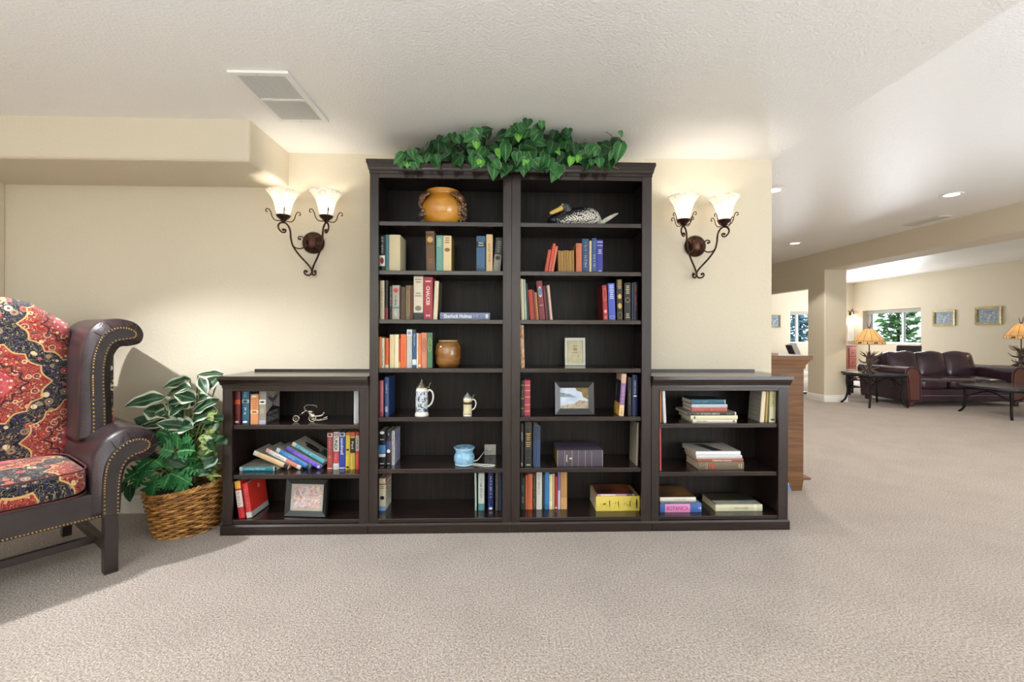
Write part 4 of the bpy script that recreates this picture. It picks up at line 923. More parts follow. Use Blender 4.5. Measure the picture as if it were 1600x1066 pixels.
def outlet():
    yb = YBK - .001; a, b = aY(757, 694, YBK), aY(775, 710.5, YBK)
    x0, x1, z0, z1 = a.x, b.x, b.z, a.z
    t = thing('wall_outlet', 'off-white outlet plate on back of left tall bookcase', 'outlet', ((x0 + x1) / 2, YBK - .009, (z0 + z1) / 2))
    w, h = (x1 - x0) / 2, (z1 - z0) / 2
    MB().rbox((-w, -.006, -h), (w, 0, h), .003).build('plate', mat('ivory plastic', 'd2cec4', .4), t)
    MB().box((-.012, -.0075, -.014), (.012, -.0061, .014)).build('socket', mat('ivory socket', 'c2beb2', .4), t)
    c = thing('power_cord', 'white power cord looped between blue warmer and outlet', 'cord', (p_.x, 2.86, Z6))
    pl = MB()
    x = (x0 + x1) / 2 - p_.x
    y = YBK - .019 - 2.86
    zo_ = (z0 + z1) / 2 - Z6
    pl.tube(spline([(x, y, zo_), (x - .01, y - .02, zo_ - .005), (x - .03, y - .05, .045), (-.02, -.03, .032), (-.055, -.03, .022), (-.075, -.035, .010), (-.05, -.04, .0035), (.0, -.06, .0035), (.03, -.075, .0035), (.075, -.07, .0035), (.085, -.055, .0035), (.06, -.045, .0035), (.0, -.035, .0045), (-.045, -.015, .004)], 8), .0030, 8)
    pl.build('cable', mat('white cord', 'e9e6df', .4), c, smooth=True)
    MB().rbox((x - .012, y - .004, zo_ - .012), (x + .012, y + .0105, zo_ + .012), .003).build('plug', mat('white cord', 'e9e6df', .4), c)
p_ = aY(752, 720, 2.86)
outlet()
_p = aY(948.6, 420, 2.80)
tag(MB().ball((0, 0, .0075), .0075, 12).build('glass_ball', mat('black glass', '0c0c0e', .08), None, smooth=True, loc=(_p.x, 2.80, Z2)), 'tiny black ball right of the violet-blue book', 'ball')
def photo(key, cols, sc, dist=2.0):
    m = bpy.data.materials.new(key); m.use_nodes = True; nt = m.node_tree; L = nt.links.new; b = nt.nodes['Principled BSDF']; b.inputs['Roughness'].default_value = .15
    tc = N(nt, 'ShaderNodeTexCoord'); v = N(nt, 'ShaderNodeTexVoronoi'); v.inputs['Scale'].default_value = sc
    n = N(nt, 'ShaderNodeTexNoise', Scale=sc * .6, Detail=3.0); L(tc.outputs['Object'], n.inputs[0])
    ad = N(nt, 'ShaderNodeVectorMath'); ad.operation = 'MULTIPLY_ADD'; ad.inputs[1].default_value = (.03 * dist,) * 3; L(n.outputs['Color'], ad.inputs[0]); L(tc.outputs['Object'], ad.inputs[2]); L(ad.outputs[0], v.inputs['Vector'])
    sp = N(nt, 'ShaderNodeSeparateColor'); L(v.outputs['Color'], sp.inputs[0])
    r = N(nt, 'ShaderNodeValToRGB'); e = r.color_ramp.elements; e[0].color = lin(cols[0]); e[1].color = lin(cols[-1])
    for i, c in enumerate(cols[1:-1]): e.new((i + 1) / (len(cols) - 1)).color = lin(c)
    L(sp.outputs[0], r.inputs[0]); L(r.outputs[0], b.inputs['Base Color']); return m
def frame(label, w, h, t_, fw, mframe, loc, tiltx, rz, mmat, pw, ph, mphoto, name='picture_frame', easel=True, group=None, bevelin=0):
    r = thing(name, label, 'picture frame', loc, (R(tiltx), 0, R(rz)), group)
    f = MB(); d = t_
    o = [(-w / 2, 0), (w / 2, 0), (w / 2, h), (-w / 2, h)]; i_ = [(-w / 2 + fw, fw), (w / 2 - fw, fw), (w / 2 - fw, h - fw), (-w / 2 + fw, h - fw)]
    A = [f.b.verts.new((x, 0, z)) for x, z in o]; m1 = [f.b.verts.new((x * (1 - .25 * fw / w), -d, z + (0.012 * fw if z == 0 else 0))) for x, z in o]
    I = [f.b.verts.new((x, -d + bevelin, z)) for x, z in i_]; J = [f.b.verts.new((x, -.003, z)) for x, z in i_]
    for P, Q in ((A, m1), (m1, I), (I, J)):
        for k in range(4): f.b.faces.new((P[k], P[(k + 1) % 4], Q[(k + 1) % 4], Q[k]))
    f.build('frame', mframe, r)
    MB().box((-w / 2 + .002, -.0028, .002), (w / 2 - .002, .0015, h - .002)).build('backing', mat('frame backing', '2a2623', .8), r)
    if mmat: MB().box((-w / 2 + fw * .8, -.0040, fw * .8), (w / 2 - fw * .8, -.0029, h - fw * .8)).build('mat_board', mmat, r)
    cz = h / 2
    MB().box((-pw / 2, -.0050, cz - ph / 2), (pw / 2, -.0041, cz + ph / 2)).build('picture', mphoto, r)
    if easel:
        e = MB(); a = R(-tiltx); k = math.sin(R(max(8, -tiltx)) * 2)
        e.hexa([(-.02, .0016, h * .02), (.02, .0016, h * .02), (.02, .004, h * .02), (-.02, .004, h * .02), (-.015, .0016, h * .6), (.015, .0016, h * .6), (.015, .004, h * .6), (-.015, .004, h * .6)])
        e.build('easel_back', mat('frame backing', '2a2623', .8), r)
    return r
Y = 2.985; p = aY(898.5, 576, Y); k = Y / FPX
frame('small silver-framed certificate standing on fourth shelf of right bookcase', 33 * k, 43.5 * k, .008, 4.0 * k, mat('silver frame', 'a8aaa0', .3, metal=.5), (p.x, Y - .001, Z4 + .001), -5, 0, col('bdb59b', .6), 22 * k, 36 * k, mat('certificate paper', 'd3caa9', .6, c2='c6bb97', nscale=30))
cf = COL.objects[[o.name for o in COL.objects if o.get('label', '').startswith('small silver-framed')][0]]
mk = MB(); rnd = random.Random(2)
for i, (zz, ww) in enumerate(((30, 8), (26.5, 6), (25, 7), (23.5, 6), (20, 9), (14, 3))):
    mk.box(((-ww / 2 + (5 if i == 5 else 0)) * k, -.0056, zz * k), ((ww / 2 + (5 if i == 5 else 0)) * k, -.0050, (zz + .8) * k))
mk.build('engraved_lines', col('6d6750', .6), cf)
Y = 2.82; p = aY(897.3, 648.5, Y); k = Y / FPX
f5 = frame('black-framed landscape photo on fifth shelf of right bookcase', 63.5 * k, 51 * k, .022, 9.5 * k, mat('black satin frame', '17171a', .28, coat=.3), (p.x, Y, Z5 + .0015), -7, 0, None, 44.5 * k, 33 * k, mat('photo sky', 'a9b9d3', .12, c2='c9d3e0', nscale=14), bevelin=.012)
def onpic(r, poly, m, dz=.0004, w=1): MB().prism(poly, -.0050 - dz, -.0050, 'y').build('picture_shape', m, r)
hh = 51 * k / 2
K_ = lambda x, z: ((x) * k, hh + z * k)
onpic(f5, [K_(-22, -16.4), K_(22, -16.4), K_(22, -5), K_(8, -3), K_(0, -9), K_(-10, -10), K_(-22, -13)], mat('photo brown grass', '8d7a63', .15, c2='b9aa93', nscale=60))
onpic(f5, [K_(22, 16.4), K_(2, 16.4), K_(4, 12), (K_(12, 9)), K_(14, 2), K_(22, -2)], mat('photo golden tree', '6d5526', .15, c2='8a7038', nscale=50), .0006)
onpic(f5, [K_(-22, 9), K_(-6, 6), K_(4, 1), K_(-22, 2)], mat('photo blue hill', '5d7286', .15, c2='8799a8', nscale=40), .0006)
Y = 2.80; p = aY(478.5, 808, Y); k = Y / FPX
f3 = frame('black-framed photo of autumn leaves on bottom shelf of low left bookcase', 67 * k, 55 * k, .020, 7.5 * k, mat('black satin frame', '17171a', .28, coat=.3), (p.x, Y, Z7 + .0015), -8, -5, col('a9a292', .7), 44 * k, 33 * k, photo('autumn leaves photo', ('b9958f', 'cbb39a', 'a596b0', 'd9cab4', 'b98a80', '9289a5', 'ddd0c2'), 75), bevelin=.010)
def motorcycle():
    Y = 2.83; k = Y / FPX; p = aY(486, 662, Y); t = thing('motorcycle_model', 'small silver metal chopper motorcycle model on low bookcase shelf', 'model', (p.x, Y, zla))
    m = mat('polished silver wire', 'c9c3b4', .2, metal=.95)
    P = lambda u, v: ((u - 486) * k, 0, (660.5 - v) * k + .001)
    def wheel(u, v, r, nm):
        c = Vector(P(u, v)); w = MB()
        w.tube([c + Vector((r * math.cos(a), 0, r * math.sin(a))) for a in [2 * PI * i / 22 for i in range(22)]], .0032, 6, closed=True)
        for i in range(6): w.tube([c, c + Vector((r * math.cos(i * PI / 3), 0, r * math.sin(i * PI / 3)))], .001, 4)
        w.ball(c, .004, 8); return w.build('wheel', m, t, smooth=True)
    wheel(463.2, 655.2, 4.6 * k, 'f'); wheel(488, 654.6, 5.4 * k, 'r')
    f = MB()
    for s in (-.006, .006):
        f.tube([Vector(P(463.2, 655.2)) + Vector((0, s, 0)), Vector(P(479.5, 641.5)) + Vector((0, s, 0))], .0015, 6)
    f.tube(spline([P(478, 643), P(484, 646), P(486, 653), P(496, 657), P(506, 655)], 5), .0022, 6)
    f.build('fork_and_frame', m, t, smooth=True)
    h = MB(); h.tube(spline([Vector(P(479, 642)) + Vector((0, -.014, 0)), Vector(P(477, 637)) + Vector((0, -.012, 0)), Vector(P(480, 634.5)), Vector(P(486, 634.5)) + Vector((0, .004, 0)), Vector(P(492, 636)) + Vector((0, .012, 0)), Vector(P(493.5, 639)) + Vector((0, .016, 0))], 6), .0017, 6)
    h.build('handlebar', m, t, smooth=True)
    b = MB(); b.ball(P(484.5, 644.5), .019, 10, (1, .55, .5)); b.build('fuel_tank', m, t, smooth=True)
    b = MB(); b.tube(spline([P(484, 648), P(489, 651), P(495, 651.5), P(503, 650), P(506, 645.5)], 5), .0058, 8); b.build('seat', m, t, smooth=True)
    e = MB(); e.ball(P(488, 651.5), .016, 10, (1, .6, .85))
    for i in range(3): e.ball(P(484 + i * 3, 647.6 + .8 * i), .007, 8)
    e.build('engine', m, t, smooth=True)
    x = MB(); x.tube(spline([Vector(P(488, 656)) + Vector((0, -.008, 0)), Vector(P(498, 658)) + Vector((0, -.009, 0)), Vector(P(512, 655)) + Vector((0, -.008, 0))], 5), .0026, 6); x.tube([P(503, 655.5), P(511, 652.5)], .0035, 6); x.ball(P(506, 646), .0038, 8)
    x.build('exhaust', m, t, smooth=True)
motorcycle()
# ------------------------------------------------------------------ leaves
def leafmat(key, mid, c1, c2, edge=None, e0=.7, rough=.4, sp=None):
    m = bpy.data.materials.new(key); m.use_nodes = True; nt = m.node_tree; L = nt.links.new; b = nt.nodes['Principled BSDF']; b.inputs['Roughness'].default_value = rough
    at = N(nt, 'ShaderNodeAttribute'); at.attribute_name = 'm'
    tc = N(nt, 'ShaderNodeTexCoord'); n = N(nt, 'ShaderNodeTexNoise', Scale=sp or 14.0, Detail=3.0); L(tc.outputs['Object'], n.inputs[0])
    r0 = N(nt, 'ShaderNodeValToRGB'); r0.color_ramp.elements[0].color = lin(c1); r0.color_ramp.elements[1].color = lin(c2); r0.color_ramp.elements[0].position = .4; r0.color_ramp.elements[1].position = .62 if not sp else .55; L(n.outputs['Fac'], r0.inputs[0])
    ml = N(nt, 'ShaderNodeMapRange'); ml.inputs['From Min'].default_value = .03; ml.inputs['From Max'].default_value = .14; L(at.outputs['Fac'], ml.inputs[0])
    mx = N(nt, 'ShaderNodeMix'); mx.data_type = 'RGBA'; mx.inputs['A'].default_value = lin(mid); L(ml.outputs[0], mx.inputs['Factor']); L(r0.outputs[0], mx.inputs['B']); o = mx.outputs['Result']
    if edge:
        ad = N(nt, 'ShaderNodeMath'); ad.operation = 'MULTIPLY_ADD'; ad.inputs[1].default_value = .35; L(n.outputs['Fac'], ad.inputs[0]); L(at.outputs['Fac'], ad.inputs[2])
        me = N(nt, 'ShaderNodeMapRange'); me.inputs['From Min'].default_value = e0 + .15; me.inputs['From Max'].default_value = e0 + .24; L(ad.outputs[0], me.inputs[0])
        m2 = N(nt, 'ShaderNodeMix'); m2.data_type = 'RGBA'; L(me.outputs[0], m2.inputs['Factor']); L(o, m2.inputs['A']); m2.inputs['B'].default_value = lin(edge); o = m2.outputs['Result']
    L(o, b.inputs['Base Color'])
    tr = N(nt, 'ShaderNodeBsdfTranslucent'); L(o, tr.inputs[0]); ms = N(nt, 'ShaderNodeMixShader'); ms.inputs[0].default_value = .18
    L(b.outputs[0], ms.inputs[1]); L(tr.outputs[0], ms.inputs[2]); L(ms.outputs[0], nt.nodes['Material Output'].inputs[0])
    return m
HT = ((0, .42), (.07, .78), (.18, .97), (.32, 1), (.48, .90), (.64, .70), (.8, .40), (.92, .16), (1, .015))
def table(v):
    for (a, b), (c, d) in zip(HT, HT[1:]):
        if v <= c: return b + (d - b) * (v - a) / (c - a)
    return .015
def leaf(mb, base, tip, width, nrm=(0, -1, .3), shape='heart', fold=.25, droop=.12, wave=0, zmax=None, nv=9, ph=0, clip=None):
    lay = mb.b.verts.layers.float.get('m') or mb.b.verts.layers.float.new('m')
    base, tip = Vector(base), Vector(tip); ax = tip - base; L_ = ax.length; ax.normalize()
    nr = Vector(nrm); nr -= ax * nr.dot(ax)
    if nr.length < 1e-4: nr = ax.orthogonal()
    nr.normalize(); sd = ax.cross(nr)
    US = (-1, -.7, -.35, 0, .35, .7, 1)
    rows = []
    if shape == 'lobed': nv = 26
    for j in range(nv + 1):
        v = j / nv
        if shape == 'heart': w = table(v)
        elif shape == 'lobed': w = math.sin(PI * (.06 + .94 * v) ** .75) * (.28 + .72 * abs(math.sin(v * PI * 4.5))) + .02
        else: w = math.sin(PI * min(1, (.03 + .97 * v)) ** .85) ** .9 if v < 1 else .01
        w = max(.015, w) * width / 2
        row = []
        for u in US:
            p = base + ax * (L_ * v) + sd * (u * w)
            p += nr * (fold * abs(u) * w - fold * .3 * w + wave * w * math.sin(v * 11 + ph) * abs(u))
            if shape == 'lobed': p += ax * (abs(u) * w * .45)
            if shape == 'heart': p -= ax * (abs(u) * width * .14 * (1 - v) ** 2)
            p += Vector((0, 0, -1)) * droop * L_ * (v * v - v * .5)
            if zmax and p.z > zmax: p.z = zmax
            if clip: p = clip(p)
            q = mb.b.verts.new(p); q[lay] = abs(u); row.append(q)
        rows.append(row)
    for A, B in zip(rows, rows[1:]):
        for i in range(6): mb.b.faces.new((A[i], A[i + 1], B[i + 1], B[i]))
# ------------------------------------------------------------------ ivy garland
def ivy():
    r = random.Random(11); rl = Vector((aY(798, 255, 2.85).x, 2.85, zt))
    t = thing('ivy_garland', 'green artificial ivy garland draped over tops of tall bookcases', 'garland', rl)
    dk, md, lt = MB(), MB(), MB(); zm = 2.394
    top = [(618, 248), (640, 236), (662, 238), (690, 208), (712, 205), (745, 197), (790, 197), (822, 187), (848, 190), (870, 203), (888, 202), (905, 218), (930, 226), (955, 219), (978, 206)]
    bot = [(618, 262), (660, 258), (700, 258), (740, 262), (770, 270), (830, 270), (860, 275), (890, 268), (930, 258), (978, 254)]
    def itp(T, u):
        for (a, b), (c, d) in zip(T, T[1:]):
            if u <= c: return b + (d - b) * (u - a) / (c - a)
        return T[-1][1]
    def Yfor(v, y): return min(y, 1.165 * FPX / (PPY - v)) if v < PPY - 5 else y
    def put(mb, u, v, du, dv, wpx, y, nrm=None, **k):
        y = Yfor(min(v, v + dv), y); sc = y / FPX
        b = aY(u, v, y) - rl; e = aY(u + du, v + dv, y + r.uniform(-.03, .0)) - rl
        leaf(mb, b, e, wpx * sc, nrm or (r.uniform(-.5, .5), -1, r.uniform(-.1, .6)), zmax=zm - rl.z, fold=r.uniform(.1, .45), droop=r.uniform(.0, .2), **k)
    for i in range(230):
        u = r.uniform(622, 972); a, b = itp(top, u) + 5, itp(bot, u) - 6
        v = a + (b - a) * r.random() ** .85
        if v < 190: v += 4
        y = r.uniform(2.60, 2.92); ang = r.uniform(-1.2, 1.2); L_ = r.uniform(15, 25)
        mb = dk if r.random() < .55 else md
        if y < 2.73 and v > 236: y = 2.67 if v > 250 else 2.69
        put(mb, u, v - 4, L_ * math.sin(ang), L_ * math.cos(ang) * (.9 if r.random() < .85 else -.5), L_ * r.uniform(.8, 1.0), y)
    Z = lambda x, y: (590 + x / 4, 175 + y / 4)
    ex = [(735, 310, 722, 425, 82, 'm'), (915, 325, 912, 405, 55, 'm'), (1140, 330, 1085, 435, 85, 'm'), (645, 300, 645, 348, 52, 'l'), (755, 230, 765, 292, 50, 'l'), (615, 180, 618, 238, 48, 'l'), (882, 125, 880, 188, 52, 'l'), (665, 112, 685, 168, 42, 'l'), (930, 302, 930, 358, 52, 'l'), (1105, 222, 1142, 268, 48, 'l'), (1262, 275, 1245, 318, 40, 'l'), (1215, 282, 1198, 342, 48, 'l'), (1375, 215, 1350, 265, 52, 'l'), (1525, 195, 1488, 315, 78, 'm'), (1515, 118, 1530, 155, 30, 'm'), (1405, 200, 1468, 232, 62, 'd'), (1480, 245, 1445, 305, 45, 'm'), (160, 258, 98, 328, 58, 'm'), (215, 238, 225, 292, 60, 'm'), (185, 312, 185, 350, 42, 'l'), (240, 280, 290, 318, 40, 'm'), (330, 262, 300, 318, 45, 'm'), (360, 265, 378, 325, 48, 'm'), (395, 150, 372, 190, 36, 'd'), (465, 135, 470, 185, 55, 'd'), (915, 205, 918, 290, 66, 'm'), (870, 250, 870, 330, 60, 'm'), (800, 200, 800, 310, 70, 'm'), (855, 315, 880, 362, 40, 'd'), (1050, 335, 1010, 370, 55, 'd'), (940, 45, 935, 95, 62, 'd'), (1025, 58, 1025, 105, 46, 'm'), (1190, 105, 1190, 150, 52, 'd'), (1385, 290, 1385, 345, 60, 'm'), (1340, 300, 1335, 340, 40, 'm'), (590, 275, 590, 340, 45, 'm'), (540, 125, 545, 165, 34, 'm')]
    for x0, y0, x1, y1, w, kd in ex:
        u, v = Z(x0, y0); u2, v2 = Z(x1, y1)
        put({'l': lt, 'm': md, 'd': dk}[kd], u, v, u2 - u, v2 - v, w / 4 * 1.1, 2.665 if v2 > 240 else 2.60, (r.uniform(-.25, .25), -1, r.uniform(.1, .5)))
    dk.build('dark_leaves', leafmat('dark ivy', '4f7a42', '143619', '25552a'), t, smooth=True, sub=1)
    md.build('green_leaves', leafmat('green ivy', '86ab72', '2c6a33', '44854a', edge='8fae8a', e0=.92), t, smooth=True, sub=1)
    lt.build('young_leaves', leafmat('young ivy', 'b5dc7a', '5aa83f', '84cc58'), t, smooth=True, sub=1)
    st = MB()
    q = lambda u, v, y=2.80: aY(u, v, Yfor(v, y)) - rl
    st.tube(spline([q(650, 246), q(700, 238), q(760, 228), q(800, 232), q(860, 236), q(920, 242), q(960, 240)], 6), .004, 6)
    for a, b, c in (((660, 244), (664, 232), (669, 221)), ((920, 240), (930, 250), (967, 264)), ((948, 225), (957, 214), (947, 206)), ((955, 240), (966, 225), (971, 212)), ((725, 215), (718, 220), (700, 232)), ((915, 232), (916, 222), (914, 216))):
        st.tube(spline([q(*a, 2.69), q(*b, 2.67), q(*c, 2.67)], 5), .0022, 5)
    st.build('vine_stems', mat('brown vine', '4a4a2c', .7, c2='6b6a45', nscale=30), t, smooth=True)
ivy()
# ------------------------------------------------------------------ basket and plant
BC = Vector((-1.895, 2.80, 0))
def basket():
    t = thing('wicker_basket', 'oval woven wicker basket on carpet holding the green plant', 'basket', BC, (0, 0, R(32)))
    m = mat('wicker', 'b8803c', .45, c2='6b4219', nscale=22, bump=.2, bscale=200, coat=.25)
    m2 = mat('wicker light', 'd09a52', .45, c2='8f5f2c', nscale=22, coat=.25)
    H = .285; ns = 24; rows = 19; mb, mc = MB(), MB()
    def rad(z): f = z / H; return .148 + .054 * f ** .9, .106 + .042 * f ** .9
    def zr(a, z): return z * (1 + .10 * math.cos(a - .2))
    for j in range(rows):
        z = .008 + (H - .02) * j / (rows - 1); rx, ry = rad(z); pts = []
        n = ns * 4
        for i in range(n):
            a = 2 * PI * i / n; o = .0095 * math.sin(ns / 2 * a + PI * j)
            pts.append(((rx + o) * math.cos(a), (ry + o) * math.sin(a), zr(a, z) + .0012 * math.sin(a * 7 + j)))
        (mb if j % 3 else mc).tube(pts, .0074, 6, closed=True)
    mb.build('weave', m, t, smooth=True); mc.build('light_weave', m2, t, smooth=True)
    s = MB()
    for i in range(ns):
        a = 2 * PI * i / ns + PI / ns
        s.tube([((rad(z)[0] - .002) * math.cos(a), (rad(z)[1] - .002) * math.sin(a), zr(a, z)) for z in (.004, .08, .16, .24, H)], .0042, 5)
    s.build('stakes', m, t, smooth=True)
    rm = MB()
    for k in range(2):
        pts = []
        for i in range(120):
            a = 2 * PI * i / 120; ph = a * 26 + k * PI; o = .007 * math.cos(ph)
            pts.append(((rad(H)[0] + o) * math.cos(a), (rad(H)[1] + o) * math.sin(a), zr(a, H) + .007 * math.sin(ph)))
        rm.tube(pts, .0062, 6, closed=True)
    rm.build('rim', m2, t, smooth=True)
    MB().shell([(.137, .012), (.154, .12), (.180, .255)], seg=30).build('gap_shade', mat('dark basket lining', '2c1c10', .9), t).scale = (1, .70, 1)  # dark shell added inside so the weave gaps read as shade
    MB().lathe([(.140, .004), (.144, .010), (.01, .012)], seg=30, sx=1, sy=.7).build('base', m, t)
    inn = MB().lathe([(.13, .014), (.182, .255), (.01, .262)], seg=30, sx=1, sy=.70); inn.build('moss_filling', mat('moss', '3a3a22', .95, c2='5a4a2c', nscale=60), t)
basket()
leaf0 = leaf
def plant():
    r = random.Random(5); O = BC + Vector((0, 0, .26))
    t = thing('potted_plant', 'tall leafy artificial plant with cream-edged and lobed leaves in wicker basket', 'plant', O)
    Zp = lambda x, y: (170 + x / 3.552, 560 + y / 3.552)
    def P(x, y, Y): return aY(*Zp(x, y), Y) - O
    va, sk, lo, dk, st = MB(), MB(), MB(), MB(), MB()
    def clip(p):
        w = p + O
        if w.y > 2.69: w.x = min(w.x, -1.672)
        w.y = min(w.y, YW - .01)
        return w - O
    def leaf(*a, **k): return leaf0(*a, clip=clip, **k)
    big = [(420, 260, 560, 200, 70), (380, 330, 250, 300, 70), (400, 400, 520, 330, 80), (350, 390, 470, 370, 80), (410, 330, 330, 250, 70), (310, 215, 85, 255, 70), (452, 115, 295, 155, 60), (330, 200, 455, 150, 85), (495, 92, 660, 78, 34), (505, 108, 545, 190, 40), (612, 100, 515, 180, 60), (318, 300, 188, 285, 95), (430, 235, 310, 250, 55), (445, 245, 335, 315, 90), (470, 300, 622, 212, 60), (455, 345, 600, 268, 95), (460, 345, 155, 365, 60), (440, 385, 260, 350, 60), (520, 385, 640, 355, 45), (480, 230, 360, 190, 70), (450, 330, 560, 300, 70)]
    hub = P(430, 640, 2.83)
    for i, (x0, y0, x1, y1, w) in enumerate(big):
        Yb = r.uniform(2.76, 2.86); b = P(x0, y0, Yb); e = P(x1, y1, Yb + r.uniform(-.10, -.02))
        leaf(va, b, e, w / 3.552 * Yb / FPX * 1.45, (r.uniform(-.3, .3), -.75, .8), 'lance', .22, .16, wave=.16, nv=12, ph=i)
        st.tube(spline([hub + Vector((r.uniform(-.05, .05), r.uniform(-.03, .03), -.05)), (hub + b) / 2 + Vector((0, .02, .03)), b], 5), .0045, 6)
    spk = [(500, 440, 685, 450, 66), (490, 520, 610, 470, 95), (540, 400, 640, 380, 50), (520, 560, 640, 560, 70), (500, 590, 625, 640, 70), (430, 420, 520, 400, 60), (560, 470, 640, 500, 60), (540, 600, 635, 690, 55), (520, 330, 630, 310, 60), (560, 300, 640, 340, 70)]
    for i, (x0, y0, x1, y1, w) in enumerate(spk):
        Yb = r.uniform(2.72, 2.80) if x1 < 560 else r.uniform(2.68, 2.71); b = P(x0, y0, Yb + .04); e = P(x1, y1, Yb)
        leaf(sk, b, e, w / 3.552 * Yb / FPX * 1.3, (r.uniform(-.2, .4), -.8, .7), 'lance', .2, .2, wave=.1, nv=12, ph=i)
        st.tube(spline([hub + Vector((.05, 0, -.06)), (hub + b) / 2, b], 5), .004, 6)
    lob = [(360, 500, 300, 420, 80), (380, 500, 380, 400, 90), (390, 510, 460, 430, 90), (380, 520, 480, 500, 90), (360, 520, 290, 500, 90), (370, 530, 350, 610, 90), (430, 610, 525, 612, 60), (210, 610, 80, 670, 90), (250, 560, 150, 620, 80), (280, 640, 200, 790, 95), (310, 670, 360, 720, 60), (340, 640, 300, 720, 80), (380, 640, 425, 745, 80), (340, 640, 465, 690, 80), (300, 600, 250, 560, 70), (260, 620, 130, 640, 80), (410, 560, 500, 550, 70), (330, 430, 270, 400, 70), (260, 690, 240, 760, 60), (180, 640, 150, 720, 70)]
    for i, (x0, y0, x1, y1, w) in enumerate(lob):
        Yb = r.uniform(2.62, 2.70); b = P(x0, y0, Yb + .05); e = P(x1, y1, Yb)
        leaf(lo, b, e, w / 3.552 * Yb / FPX * 1.4, (r.uniform(-.3, .2), -.9, .55), 'lobed', .12, .2, ph=i)
        st.tube(spline([hub + Vector((-.02, -.03, -.06)), (hub + b) / 2 + Vector((0, -.02, .03)), b], 4), .003, 5)
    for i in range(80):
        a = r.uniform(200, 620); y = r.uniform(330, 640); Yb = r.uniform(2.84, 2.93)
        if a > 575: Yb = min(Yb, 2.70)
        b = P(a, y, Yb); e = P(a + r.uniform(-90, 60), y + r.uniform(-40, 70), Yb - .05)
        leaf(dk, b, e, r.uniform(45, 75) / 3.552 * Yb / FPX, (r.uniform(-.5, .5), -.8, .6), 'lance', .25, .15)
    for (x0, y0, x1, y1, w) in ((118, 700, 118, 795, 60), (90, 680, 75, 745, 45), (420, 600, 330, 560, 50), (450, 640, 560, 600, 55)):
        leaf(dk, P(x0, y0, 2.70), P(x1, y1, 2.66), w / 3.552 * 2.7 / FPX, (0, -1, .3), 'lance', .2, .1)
    va.build('cream_edged_leaves', leafmat('variegated leaf', '6f8f6a', '24422c', '3c6647', edge='d5dac4', e0=.68), t, smooth=True)
    sk.build('speckled_leaves', leafmat('speckled leaf', 'a9b878', '35592f', 'a3b06a', sp=60.0), t, smooth=True)
    lo.build('lobed_leaves', leafmat('lobed leaf', '7fb574', '2b6a3c', '478c50'), t, smooth=True)
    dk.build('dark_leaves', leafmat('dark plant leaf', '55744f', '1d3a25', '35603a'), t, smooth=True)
    st.build('stems', mat('green stem', '7d8a4f', .5, c2='5d6a3a', nscale=20), t, smooth=True)
plant()

